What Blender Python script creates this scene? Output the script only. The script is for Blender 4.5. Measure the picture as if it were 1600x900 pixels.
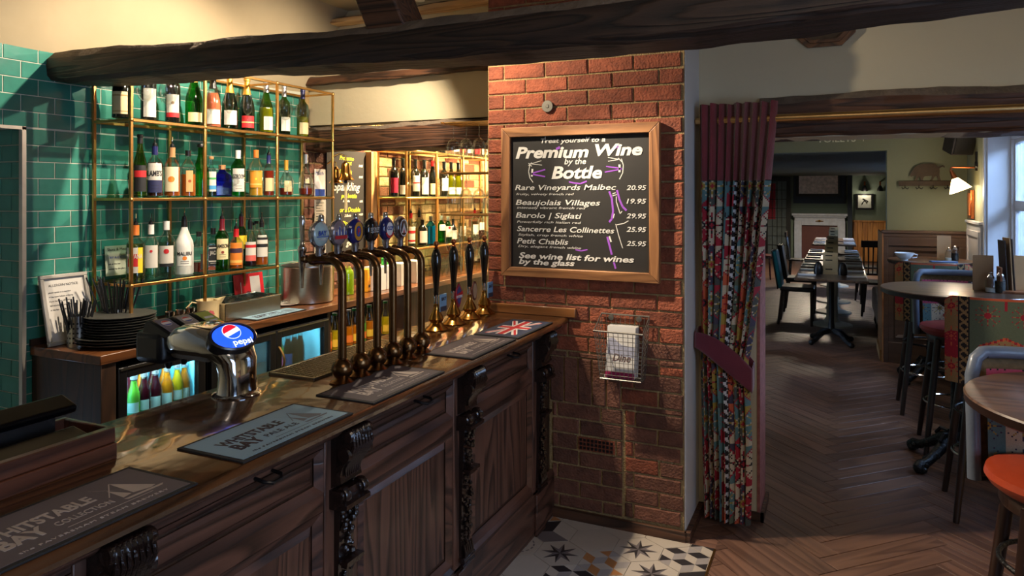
import bpy, bmesh, math, random
from mathutils import Matrix, Vector, Euler
for o in list(bpy.data.objects): bpy.data.objects.remove(o)
SC = bpy.context.scene
COL = SC.collection
random.seed(7)
R = math.radians
PI = math.pi
# ------------------------------------------------------------------ camera
EYE = 1.65
TH = math.atan(510/1110)
SN, CS = math.sin(TH), math.cos(TH)
cd = bpy.data.cameras.new('camera'); cd.sensor_width = 36; cd.lens = 24.975; cd.shift_y = -0.0925; cd.clip_start = .02; cd.clip_end = 200
cam = bpy.data.objects.new('camera', cd); COL.objects.link(cam)
cam.location = (0, 0, EYE); cam.rotation_euler = (R(90), 0, TH)
SC.camera = cam
# ------------------------------------------------------------------ world, daylight, exposure
SC.view_settings.view_transform = 'Standard'; SC.view_settings.look = 'None'
SC.view_settings.gamma = 1; SC.view_settings.use_curve_mapping = False
SC.view_settings.exposure = 0.55
SC.cycles.transparent_max_bounces = 48; SC.cycles.max_bounces = 14; SC.cycles.transmission_bounces = 14
w = bpy.data.worlds.new('sky'); SC.world = w; w.use_nodes = True
bg = w.node_tree.nodes['Background']; bg.inputs[0].default_value = (.50, .68, 1.0, 1); bg.inputs[1].default_value = 6.0
def lamp(name, kind, loc, power, col, size=.05, rot=None, target=None, **k):
    l = bpy.data.lights.new(name, kind); l.energy = power; l.color = col
    if kind == 'AREA':
        l.shape = 'RECTANGLE'; l.size = size; l.size_y = k.pop('size_y', size)
    else: l.shadow_soft_size = size
    for a, b in k.items(): setattr(l, a, b)
    o = bpy.data.objects.new(name, l); COL.objects.link(o); o.location = loc
    if rot: o.rotation_euler = rot
    if target is not None: o.rotation_euler = (Vector(target)-Vector(loc)).to_track_quat('-Z', 'Y').to_euler()
    return o
WARM = (1, .72, .42); WARM2 = (1, .83, .62); DAY = (.46, .65, 1.0)
# daylight through the windows (in their openings, in the wall on the right of both rooms)
lamp('daylight_front_window', 'AREA', (1.95, .6, 1.55), 30, DAY, 1.6, (0, R(90), 0), size_y=1.6)
lamp('daylight_middle_window', 'AREA', (2.5, 5.75, 2.9), 330, DAY, 1.0, (0, R(50), 0), size_y=2.6)
lamp('daylight_far_window', 'AREA', (2.6, 13.6, 2.9), 330, DAY, 1.0, (0, R(50), 0), size_y=4.5)
# ceiling spots
lamp('spot_over_pier', 'SPOT', (-1.83, 2.85, 2.53), 50, WARM2, .018, target=(-.9, 3.3, 1.15), spot_size=R(120), spot_blend=.35)
lamp('spot_to_floor', 'SPOT', (-1.77, 2.83, 2.53), 150, WARM2, .018, target=(.75, 3.25, 0), spot_size=R(62), spot_blend=.5)
lamp('spot_over_bottles', 'SPOT', (-2.05, 2.50, 2.74), 140, WARM2, .02, target=(-3.3, 2.45, 1.45), spot_size=R(104), spot_blend=.55)
lamp('spot_over_taps', 'SPOT', (-1.95, 3.45, 2.66), 90, WARM2, .02, target=(-3.25, 3.2, 1.45), spot_size=R(114), spot_blend=.6)
lamp('light_on_brick', 'SPOT', (-2.60, 4.95, 2.72), 500, WARM, .05, target=(-3.3, 5.5, 1.5), spot_size=R(140), spot_blend=.6)
lamp('light_under_shelf', 'POINT', (-2.9, 6.2, 1.9), 30, WARM, .05)
lamp('fill_middle_room', 'POINT', (-.2, 6.0, 2.2), 6, WARM2, .12)  # bare fill light for the dining room, no fitting
lamp('fill_far_room', 'SPOT', (-.4, 15.5, 2.03), 150, WARM2, .12, (0, 0, 0), spot_size=R(165), spot_blend=.3)  # added fill pointing down into the far room, no fitting there
lamp('fill_front_room', 'AREA', (.3, .6, 2.84), 11, (1, .78, .58), 1.2, (0, 0, 0), size_y=1.0)  # added ambient fill out of view, no fixture on the ceiling
# ------------------------------------------------------------------ pixel of the 1600x900 photograph -> point on a real plane
def onZ(x, y, z):
    d = (EYE-z)*1110/(y-302); u = (x-800)/1110*d; return Vector((u*CS-d*SN, u*SN+d*CS, z))
def onY(x, y, Y):
    t = (x-800)/1110; d = Y/(CS+t*SN); u = t*d; return Vector((u*CS-d*SN, Y, EYE-(y-302)*d/1110))
def onX(x, y, X):
    t = (x-800)/1110; d = X/(t*CS-SN); u = t*d; return Vector((X, u*SN+d*CS, EYE-(y-302)*d/1110))
# ------------------------------------------------------------------ materials
def lin(h):
    if isinstance(h, str):
        h = h.lstrip('#'); c = [int(h[i:i+2], 16)/255 for i in (0, 2, 4)]
    else: c = [v/255 for v in h]
    return tuple((v/12.92 if v <= .04045 else ((v+.055)/1.055)**2.4) for v in c) + (1,)
MATS = {}
def newmat(name):
    m = bpy.data.materials.new(name); m.use_nodes = True; nt = m.node_tree
    return m, nt, nt.nodes['Principled BSDF']
def N(nt, t, **k):
    n = nt.nodes.new(t)
    for a, b in k.items():
        if a in n.inputs: n.inputs[a].default_value = b
        else: setattr(n, a, b)
    return n
def L(nt, a, b): nt.links.new(a, b)
def mixc(nt, fac, a, b, mode='MIX'):
    n = nt.nodes.new('ShaderNodeMix'); n.data_type = 'RGBA'; n.blend_type = mode
    for s, v in ((0, fac), (6, a), (7, b)):
        if hasattr(v, 'links') or hasattr(v, 'is_linked'): nt.links.new(v, n.inputs[s])
        else: n.inputs[s].default_value = v
    return n.outputs[2]
def ramp(nt, fac, stops, interp='LINEAR'):
    n = nt.nodes.new('ShaderNodeValToRGB'); cr = n.color_ramp; cr.interpolation = interp
    while len(cr.elements) < len(stops): cr.elements.new(.5)
    for e, (p, c) in zip(cr.elements, stops): e.position = p; e.color = c if len(c) == 4 else tuple(c)+(1,)
    nt.links.new(fac, n.inputs[0]); return n.outputs[0]
def scaled(c, f): return (min(1, c[0]*f), min(1, c[1]*f), min(1, c[2]*f), 1)
def mat(name, col, rough=.5, metal=0, var=.12, scale=12, bump=0, bscale=60, rnd=0, coat=0, spec=.5, emit=None, estr=0, sheen=0, stretch=(1, 1, 1)):
    if name in MATS: return MATS[name]
    m, nt, p = newmat(name); c = lin(col)
    tc = N(nt, 'ShaderNodeTexCoord'); mp = N(nt, 'ShaderNodeMapping'); mp.inputs['Scale'].default_value = stretch
    L(nt, tc.outputs['Object'], mp.inputs[0])
    vec = mp.outputs[0]
    if rnd:
        oi = N(nt, 'ShaderNodeObjectInfo'); va = N(nt, 'ShaderNodeVectorMath', operation='SCALE'); va.inputs[3].default_value = 13.7
        cb = N(nt, 'ShaderNodeCombineXYZ')
        for i in range(3): L(nt, oi.outputs['Random'], cb.inputs[i])
        L(nt, cb.outputs[0], va.inputs[0]); ad = N(nt, 'ShaderNodeVectorMath', operation='ADD')
        L(nt, mp.outputs[0], ad.inputs[0]); L(nt, va.outputs[0], ad.inputs[1]); vec = ad.outputs[0]
    nz = N(nt, 'ShaderNodeTexNoise', Scale=scale, Detail=4.0); L(nt, vec, nz.inputs['Vector'])
    out = ramp(nt, nz.outputs[0], [(.25, scaled(c, 1-var)), (.75, scaled(c, 1+var))])
    if rnd:
        hs = N(nt, 'ShaderNodeHueSaturation'); mr = N(nt, 'ShaderNodeMapRange'); mr.inputs[3].default_value = 1-rnd; mr.inputs[4].default_value = 1+rnd
        L(nt, oi.outputs['Random'], mr.inputs[0]); L(nt, mr.outputs[0], hs.inputs['Value']); L(nt, out, hs.inputs['Color']); out = hs.outputs[0]
    L(nt, out, p.inputs['Base Color'])
    p.inputs['Roughness'].default_value = rough; p.inputs['Metallic'].default_value = metal
    p.inputs['Specular IOR Level'].default_value = spec
    if coat: p.inputs['Coat Weight'].default_value = coat; p.inputs['Coat Roughness'].default_value = .08
    if sheen: p.inputs['Sheen Weight'].default_value = sheen
    if emit: p.inputs['Emission Color'].default_value = lin(emit); p.inputs['Emission Strength'].default_value = estr
    if bump:
        n2 = N(nt, 'ShaderNodeTexNoise', Scale=bscale, Detail=3.0); L(nt, vec, n2.inputs['Vector'])
        b = N(nt, 'ShaderNodeBump'); b.inputs['Strength'].default_value = bump; b.inputs['Distance'].default_value = .01
        L(nt, n2.outputs[0], b.inputs['Height']); L(nt, b.outputs[0], p.inputs['Normal'])
    MATS[name] = m; return m
def wood(name, c1, c2, rough=.4, stretch=(3, 3, .35), rings=9, coat=0, bump=.15, rnd=0, wave=0, nscale=1.6):
    """grain = contour bands of a noise drawn out along one axis"""
    if name in MATS: return MATS[name]
    m, nt, p = newmat(name)
    tc = N(nt, 'ShaderNodeTexCoord'); mp = N(nt, 'ShaderNodeMapping'); mp.inputs['Scale'].default_value = stretch
    L(nt, tc.outputs['Object'], mp.inputs[0]); vec = mp.outputs[0]
    if rnd:
        oi = N(nt, 'ShaderNodeObjectInfo'); va = N(nt, 'ShaderNodeVectorMath', operation='SCALE'); va.inputs[3].default_value = 31.0
        cb = N(nt, 'ShaderNodeCombineXYZ')
        for i in range(3): L(nt, oi.outputs['Random'], cb.inputs[i])
        L(nt, cb.outputs[0], va.inputs[0]); ad = N(nt, 'ShaderNodeVectorMath', operation='ADD')
        L(nt, mp.outputs[0], ad.inputs[0]); L(nt, va.outputs[0], ad.inputs[1]); vec = ad.outputs[0]
    nz = N(nt, 'ShaderNodeTexNoise', Scale=nscale, Detail=1.5, Roughness=.4); L(nt, vec, nz.inputs['Vector'])
    mu = N(nt, 'ShaderNodeMath', operation='MULTIPLY'); mu.inputs[1].default_value = rings; L(nt, nz.outputs[0], mu.inputs[0])
    fr = N(nt, 'ShaderNodeMath', operation='FRACT'); L(nt, mu.outputs[0], fr.inputs[0])
    fine = N(nt, 'ShaderNodeTexNoise', Scale=28.0, Detail=3.0); L(nt, vec, fine.inputs['Vector'])
    g = ramp(nt, fr.outputs[0], [(0, (0, 0, 0)), (.35, (.55, .55, .55)), (.8, (1, 1, 1)), (1, (0, 0, 0))])
    f = mixc(nt, .38, g, fine.outputs[0])
    a, b = lin(c1), lin(c2)
    out = ramp(nt, f, [(.15, a), (.8, b)])
    if rnd:
        hs = N(nt, 'ShaderNodeHueSaturation'); mr = N(nt, 'ShaderNodeMapRange'); mr.inputs[3].default_value = 1-rnd; mr.inputs[4].default_value = 1+rnd
        L(nt, oi.outputs['Random'], mr.inputs[0]); L(nt, mr.outputs[0], hs.inputs['Value']); L(nt, out, hs.inputs['Color']); out = hs.outputs[0]
    L(nt, out, p.inputs['Base Color']); p.inputs['Roughness'].default_value = rough
    if coat: p.inputs['Coat Weight'].default_value = coat; p.inputs['Coat Roughness'].default_value = .06
    if bump:
        bp = N(nt, 'ShaderNodeBump'); bp.inputs['Strength'].default_value = bump; bp.inputs['Distance'].default_value = .004
        if wave:
            wv = N(nt, 'ShaderNodeTexNoise', Scale=wave, Detail=1.0); L(nt, tc.outputs['Object'], wv.inputs['Vector'])
            b2 = N(nt, 'ShaderNodeBump'); b2.inputs['Strength'].default_value = .35; b2.inputs['Distance'].default_value = .004
            L(nt, wv.outputs[0], b2.inputs['Height']); L(nt, b2.outputs[0], bp.inputs['Normal'])
            if coat: L(nt, b2.outputs[0], p.inputs['Coat Normal'])
        L(nt, f, bp.inputs['Height']); L(nt, bp.outputs[0], p.inputs['Normal'])
    MATS[name] = m; return m
def glass(name, tint, gloss=.0, dirty=0.04, hi=.5):
    """thin glass: tinted see-through with a fresnel sheen"""
    if name in MATS: return MATS[name]
    m = bpy.data.materials.new(name); m.use_nodes = True; nt = m.node_tree; nt.nodes.clear()
    o = N(nt, 'ShaderNodeOutputMaterial'); t = N(nt, 'ShaderNodeBsdfTransparent'); g = N(nt, 'ShaderNodeBsdfGlossy')
    c = lin(tint)
    tc = N(nt, 'ShaderNodeTexCoord'); nz = N(nt, 'ShaderNodeTexNoise', Scale=9.0); L(nt, tc.outputs['Object'], nz.inputs['Vector'])
    L(nt, ramp(nt, nz.outputs[0], [(.3, scaled(c, .93)), (.7, scaled(c, 1.04))]), t.inputs[0])
    g.inputs['Roughness'].default_value = gloss+.03
    lw = N(nt, 'ShaderNodeLayerWeight'); lw.inputs[0].default_value = .32
    r = N(nt, 'ShaderNodeMapRange'); r.inputs[3].default_value = dirty; r.inputs[4].default_value = hi
    L(nt, lw.outputs['Fresnel'], r.inputs[0])
    mx = N(nt, 'ShaderNodeMixShader'); L(nt, r.outputs[0], mx.inputs[0]); L(nt, t.outputs[0], mx.inputs[1]); L(nt, g.outputs[0], mx.inputs[2])
    L(nt, mx.outputs[0], o.inputs[0]); MATS[name] = m; return m
def attrmat(name, rough=.85, attr='Cd', bump=.25, bscale=500):
    """woven cloth: yarn colours stored per stitch on the mesh"""
    if name in MATS: return MATS[name]
    m, nt, p = newmat(name)
    a = N(nt, 'ShaderNodeAttribute', attribute_name=attr); tc = N(nt, 'ShaderNodeTexCoord')
    nz = N(nt, 'ShaderNodeTexNoise', Scale=220.0); L(nt, tc.outputs['Object'], nz.inputs['Vector'])
    L(nt, mixc(nt, .35, a.outputs['Color'], ramp(nt, nz.outputs[0], [(.3, (.5, .5, .5)), (.7, (1, 1, 1))]), 'MULTIPLY'), p.inputs['Base Color'])
    p.inputs['Roughness'].default_value = rough
    b = N(nt, 'ShaderNodeBump'); b.inputs['Strength'].default_value = bump; b.inputs['Distance'].default_value = .002
    n2 = N(nt, 'ShaderNodeTexNoise', Scale=float(bscale)); L(nt, tc.outputs['Object'], n2.inputs['Vector']); L(nt, n2.outputs[0], b.inputs['Height'])
    L(nt, b.outputs[0], p.inputs['Normal']); MATS[name] = m; return m
# ------------------------------------------------------------------ mesh builder
class MB:
    def __init__(s, T=None): s.v = []; s.f = []; s.m = []; s.T = T or Matrix(); s.mi = 0
    def add(s, vs, fs, mi=None):
        b = len(s.v); s.v += [tuple(s.T @ Vector(v)) for v in vs]
        s.f += [tuple(b+i for i in f) for f in fs]; s.m += [s.mi if mi is None else mi]*len(fs); return s
    def box(s, x0, x1, y0, y1, z0, z1, mi=None):
        vs = [(x, y, z) for z in (z0, z1) for y in (y0, y1) for x in (x0, x1)]
        return s.add(vs, [(0, 2, 3, 1), (4, 5, 7, 6), (0, 1, 5, 4), (1, 3, 7, 5), (3, 2, 6, 7), (2, 0, 4, 6)], mi)
    def lathe(s, prof, n=20, c=(0, 0, 0), ax='z', mi=None, cap=True):
        vs = []; fs = []
        for r, z in prof:
            for i in range(n):
                a = 2*PI*i/n; x, y = r*math.cos(a), r*math.sin(a)
                q = (x, y, z) if ax == 'z' else ((z, x, y) if ax == 'x' else (y, z, x))
                vs.append((q[0]+c[0], q[1]+c[1], q[2]+c[2]))
        for k in range(len(prof)-1):
            for i in range(n):
                j = (i+1) % n; fs.append((k*n+i, k*n+j, (k+1)*n+j, (k+1)*n+i))
        if cap:
            if prof[0][0] > 1e-5: fs.append(tuple(range(n-1, -1, -1)))
            if prof[-1][0] > 1e-5: fs.append(tuple((len(prof)-1)*n+i for i in range(n)))
        return s.add(vs, fs, mi)
    def tube(s, pts, r, n=8, mi=None, closed=False):
        pts = [Vector(p) for p in pts]; rs = r if isinstance(r, (list, tuple)) else [r]*len(pts)
        vs = []; fs = []; up = None; m = len(pts)
        for k, p in enumerate(pts):
            if closed: d = pts[(k+1) % m]-pts[k-1]
            else: d = pts[min(k+1, m-1)]-pts[max(k-1, 0)]
            d.normalize()
            if up is None:
                up = Vector((0, 0, 1)) if abs(d.z) < .9 else Vector((1, 0, 0))
            x = up.cross(d); x = x.normalized() if x.length > 1e-6 else Vector((1, 0, 0)); y = d.cross(x).normalized(); up = y
            for i in range(n):
                a = 2*PI*(i+.5)/n; vs.append(p+x*math.cos(a)*rs[k]+y*math.sin(a)*rs[k])
        q = m if closed else m-1
        for k in range(q):
            for i in range(n):
                j = (i+1) % n; k2 = (k+1) % m; fs.append((k*n+i, k*n+j, k2*n+j, k2*n+i))
        if not closed: fs += [tuple(range(n-1, -1, -1)), tuple((m-1)*n+i for i in range(n))]
        return s.add(vs, fs, mi)
    def prism(s, poly, z0, z1, mi=None):
        n = len(poly); vs = [(x, y, z0) for x, y in poly]+[(x, y, z1) for x, y in poly]
        return s.add(vs, [tuple(range(n-1, -1, -1)), tuple(range(n, 2*n))]+[(i, (i+1) % n, n+(i+1) % n, n+i) for i in range(n)], mi)
    def ball(s, c, r, n=12, mi=None, sz=1):
        return s.lathe([(max(1e-6, r*math.sin(PI*k/(n//2+1))), -r*sz*math.cos(PI*k/(n//2+1))) for k in range(n//2+2)], n, c, mi=mi, cap=False)
    def grid(s, fn, nu, nv, mi=None, flip=False):
        vs = [fn(i/nu, j/nv) for j in range(nv+1) for i in range(nu+1)]
        fs = []
        for j in range(nv):
            for i in range(nu):
                a = j*(nu+1)+i; q = (a, a+1, a+nu+2, a+nu+1); fs.append(q[::-1] if flip else q)
        return s.add(vs, fs, mi)
    def mesh(s, name, mats, smooth=False, weld=False):
        me = bpy.data.meshes.new(name); me.from_pydata(s.v, [], s.f)
        mats = mats if isinstance(mats, (list, tuple)) else [mats]
        for q in mats: me.materials.append(q)
        me.polygons.foreach_set('material_index', s.m)
        if weld:
            bm = bmesh.new(); bm.from_mesh(me); bmesh.ops.remove_doubles(bm, verts=bm.verts, dist=1e-5); bm.to_mesh(me); bm.free()
        me.validate()
        if smooth:
            me.polygons.foreach_set('use_smooth', [True]*len(me.polygons)); me.set_sharp_from_angle(angle=R(40))
        me.update(); return me
    def build(s, name, mats, parent=None, smooth=False, bevel=0, seg=2, weld=False, loc=None, rot=None):
        return ob(name, s.mesh(name, mats, smooth or bevel > 0, weld), parent, loc, rot, bevel, seg)
def ob(name, me, parent=None, loc=None, rot=None, bevel=0, seg=2):
    o = bpy.data.objects.new(name, me); COL.objects.link(o)
    if parent: o.parent = parent
    if loc is not None: o.location = loc
    if rot is not None: o.rotation_euler = rot
    if bevel:
        b = o.modifiers.new('edge', 'BEVEL'); b.width = bevel; b.segments = seg; b.limit_method = 'ANGLE'; b.angle_limit = R(35)
    return o
def tag(o, label=None, cat=None, group=None, kind=None):
    if label: o['label'] = label
    if cat: o['category'] = cat
    if group: o['group'] = group
    if kind: o['kind'] = kind
    return o
def empty(name, loc=(0, 0, 0), rz=0, label=None, cat=None, group=None, kind=None):
    o = bpy.data.objects.new(name, None); COL.objects.link(o); o.location = loc; o.rotation_euler = (0, 0, rz); o.empty_display_size = .1
    return tag(o, label, cat, group, kind)
def dup(o, loc=None, rz=None, label=None, group=None, parent=None):
    c = o.copy(); COL.objects.link(c); c.parent = parent
    for ch in o.children: dup(ch, parent=c)
    if loc is not None: c.location = loc
    if rz is not None: c.rotation_euler = (0, 0, rz)
    if label: c['label'] = label
    if group: c['group'] = group
    return c
FX = Euler((R(90), 0, R(90)))   # a face looking to +X: local x -> +Y, local y -> +Z
FY = Euler((R(90), 0, 0))       # a face looking to -Y: local x -> +X, local y -> +Z
_tc = {}
def text_mesh(body, size, m, shear=0, bold=0, align='LEFT', wob=0, wrap=None, ext=.0004, key=None, space=1, width=None):
    cu = bpy.data.curves.new('t', 'FONT'); cu.body = body; cu.size = size; cu.shear = shear; cu.offset = bold; cu.align_x = align
    cu.extrude = ext; cu.resolution_u = 3; cu.space_character = space; cu.space_line = .9
    o = bpy.data.objects.new('t', cu); COL.objects.link(o)
    bpy.context.view_layer.update()
    me = bpy.data.meshes.new_from_object(o.evaluated_get(bpy.context.evaluated_depsgraph_get()))
    bpy.data.objects.remove(o); bpy.data.curves.remove(cu)
    vs = me.vertices
    if width and len(vs):
        x0 = min(v.co.x for v in vs); x1 = max(v.co.x for v in vs); k = width/(x1-x0)
        for v in vs: v.co.x = (v.co.x-x0)*k + {'LEFT': 0, 'CENTER': -width/2, 'RIGHT': -width}[align]
    for v in vs:
        if wob: v.co.y += wob*(math.sin(v.co.x*55/size*.02)+.6*math.sin(v.co.x*131/size*.02+1)); v.co.x += wob*.5*math.sin(v.co.x*240+v.co.y*90)
        if wrap:
            a = v.co.x/wrap; rr = wrap+v.co.z+.0006; v.co = Vector((rr*math.cos(a), rr*math.sin(a), v.co.y))
    me.materials.clear(); me.materials.append(m)
    for q in me.polygons: q.material_index = 0
    return me
def text(name, body, size, m, parent, loc, rot=None, **k):
    return ob(name, text_mesh(body, size, m, **k), parent, loc, rot)
# chamfered pieces (bricks, tiles, planks), cached by size
_pc = {}
def piece_mesh(w_, h_, d_, ch, m, name, jit=0, var=0):
    key = (round(w_, 3), round(h_, 3), round(d_, 3), ch, m.name, name, var)
    if key in _pc: return _pc[key]
    x, y = w_/2, h_/2; rr = random.Random(hash(str(key)) if False else int(w_*1e4)*31+int(h_*1e4)+var*977)
    c2 = min(ch, x*.5, y*.5)
    vs = [(-x, -y, 0), (x, -y, 0), (x, y, 0), (-x, y, 0), (-x, -y, d_-c2), (x, -y, d_-c2), (x, y, d_-c2), (-x, y, d_-c2),
          (-x+c2, -y+c2, d_), (x-c2, -y+c2, d_), (x-c2, y-c2, d_), (-x+c2, y-c2, d_)]
    if jit: vs = [(a+rr.uniform(-jit, jit), b+rr.uniform(-jit, jit), q+(rr.uniform(-jit, jit) if q > 0 else 0)) for a, b, q in vs]
    fs = [(0, 1, 5, 4), (1, 2, 6, 5), (2, 3, 7, 6), (3, 0, 4, 7), (4, 5, 9, 8), (5, 6, 10, 9), (6, 7, 11, 10), (7, 4, 8, 11), (8, 9, 10, 11)]
    me = bpy.data.meshes.new(name); me.from_pydata(vs, [], fs); me.materials.append(m); me.update()
    _pc[key] = me; return me
def piece(name, parent, u0, u1, v0, v1, org, rot, d_, ch, m, jit=0, var=0, gap=0, tilt=0):
    """a piece covering u0..u1 x v0..v1 of the plane at org turned by rot"""
    u0 += gap/2; u1 -= gap/2; v0 += gap/2; v1 -= gap/2
    if u1-u0 < .008 or v1-v0 < .008: return None
    M = rot.to_matrix(); p = Vector(org)+M @ Vector(((u0+u1)/2, (v0+v1)/2, 0))
    o = ob(name, piece_mesh(u1-u0, v1-v0, d_, ch, m, name, jit, var), parent, p, rot)
    if tilt:
        o.rotation_euler = (M @ Euler((random.uniform(-tilt, tilt), random.uniform(-tilt, tilt), 0)).to_matrix()).to_euler()
    return o
# ================================================================== SETTING
plaster = mat('cream_plaster', (172, 156, 126), .9, var=.06, scale=3, bump=.5, bscale=5)
creamwall = mat('cream_wall', (203, 190, 158), .85, var=.04, scale=2, bump=.15, bscale=20)
whitewall = mat('white_paint', (205, 203, 200), .7, var=.03, scale=3, bump=.08, bscale=30)
olive = mat('olive_paint', (122, 127, 106), .85, var=.04, scale=2, bump=.08, bscale=40)
grout = mat('tile_grout', (186, 188, 172), .9, var=.08, scale=30)
mortar = mat('mortar', (150, 126, 84), .95, var=.25, scale=25, bump=.8, bscale=120)
tile_m = mat('green_glazed_tile', (56, 124, 110), .16, var=.12, scale=14, rnd=.09, bump=.12, bscale=16, spec=.6)
brick_m = mat('red_brick', (128, 66, 42), .85, var=.36, scale=22, rnd=.24, bump=.7, bscale=90)
brick_d = mat('brown_brick', (100, 62, 46), .85, var=.34, scale=22, rnd=.34, bump=.7, bscale=90)
brick_o = mat('orange_brick', (206, 154, 112), .85, var=.35, scale=22, rnd=.28, bump=.7, bscale=90)
oldbeam = wood('old_beam_oak', (14, 9, 6), (58, 40, 29), .6, (.5, 9, 9), 9, bump=.9)
oldbeam2 = wood('brown_beam_oak', (34, 20, 12), (92, 58, 37), .6, (.5, 9, 9), 8, bump=.9)
brass = mat('brushed_brass', (196, 150, 88), .34, 1, var=.10, scale=40)
chrome = mat('chrome', (214, 214, 216), .09, 1, var=.03, scale=10)
steel = mat('brushed_steel', (176, 172, 164), .28, 1, var=.08, scale=20, stretch=(1, 1, 8))
blackp = mat('black_plastic', (16, 16, 18), .35, var=.1)
floorwood = wood('herringbone_oak', (84, 58, 48), (116, 84, 68), .46, (.5, 6, 3), 6, bump=.25, rnd=.22)
darkgap = mat('floor_joint', (26, 18, 14), .9)

def slab(name, x0, x1, y0, y1, z0, z1, m, label=None, parent=None, cat=None):
    b = MB().box(x0, x1, y0, y1, z0, z1).build(name, m, parent)
    if not parent: tag(b, label, cat, kind='structure')
    return b
# floor slab with herringbone planks
floor = slab('floor', -4.2, 2.4, -2, 19.4, -.12, -.012, darkgap, 'brown oak herringbone plank floor running through all rooms', cat='floor')
Lp, Wp = .66, .11
cell = Matrix.Rotation(R(45), 3, 'Z'); X0 = -.52
def plank_poly(a, b, kind):
    ox, oy = a*Wp+b*Lp, a*Wp-b*Lp
    return (ox, ox+Lp, oy, oy+Wp) if kind else (ox+Lp, ox+Lp+Wp, oy+Wp-Lp, oy+Wp)
far = MB(); nfar = 0; plank_me = {}
def clip(poly, xa, xb, ya, yb):
    def cut(P, ax, v, keep):
        out = []
        for i in range(len(P)):
            A, B = P[i-1], P[i]; ia = keep(A[ax], v); ib = keep(B[ax], v)
            if ia != ib:
                t = (v-A[ax])/(B[ax]-A[ax]); out.append((A[0]+(B[0]-A[0])*t, A[1]+(B[1]-A[1])*t))
            if ib: out.append(B)
        return out
    for ax, v, kp in ((0, xa, lambda q, v: q >= v), (0, xb, lambda q, v: q <= v), (1, ya, lambda q, v: q >= v), (1, yb, lambda q, v: q <= v)):
        if poly: poly = cut(poly, ax, v, kp)
    return poly
for a in range(-30, 170):
    for b in range(-14, 15):
        for k in (0, 1):
            x0, x1, y0, y1 = plank_poly(a, b, k); g = .0018
            pts = [cell @ Vector(q+(0,)) for q in ((x0+g, y0+g), (x1-g, y0+g), (x1-g, y1-g), (x0+g, y1-g))]
            cx = sum(p.x for p in pts)/4; cy = sum(p.y for p in pts)/4
            if cy < .6 or cy > 19.2 or cx < -1.75 or cx > 2.2: continue
            if cx > 1.15 and 4 < cy < 8 or cx < -.8 and cy < 8.2 and cy > 3.9: continue
            pl = [(p.x, p.y) for p in pts]
            near = 2.3 < cy < 8.4 and cx < 1.35
            if cy < 3.9:
                p2 = clip(pl, -.9, X0, 3.39, 4.2); pl = clip(pl, X0, 2.0, .8, 9)
                if len(p2) > 2: MB().prism(p2, -.012, 0).build('plank', floorwood, floor)
            if len(pl) < 3: continue
            if near:
                full = len(pl) == 4 and cx-.25 > X0
                if cy < 3.9 and not all(p.x > X0+.001 for p in pts): full = False
                if full:
                    if k not in plank_me:
                        hw, hh = Lp/2-g, Wp/2-g
                        if not k: hw, hh = hh, hw
                        plank_me[k] = piece_mesh(Lp-2*g, Wp-2*g, .012, .0015, floorwood, 'plank')
                    ob('plank', plank_me[k], floor, (cx, cy, -.012), (0, 0, R(45) if k else R(-45)))
                else:
                    mx = sum(p[0] for p in pl)/len(pl); my = sum(p[1] for p in pl)/len(pl); an = R(45) if k else R(-45)
                    rm = Matrix.Rotation(-an, 2); q = [rm @ Vector((p[0]-mx, p[1]-my)) for p in pl]
                    MB().prism([(v.x, v.y) for v in q], 0, .012).build('plank', floorwood, floor, loc=(mx, my, -.012), rot=(0, 0, an))
            else:
                far.prism(pl, -.012, 0)
f2 = far.build('plank_field', floorwood, floor); tag(f2, kind='stuff')

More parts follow.
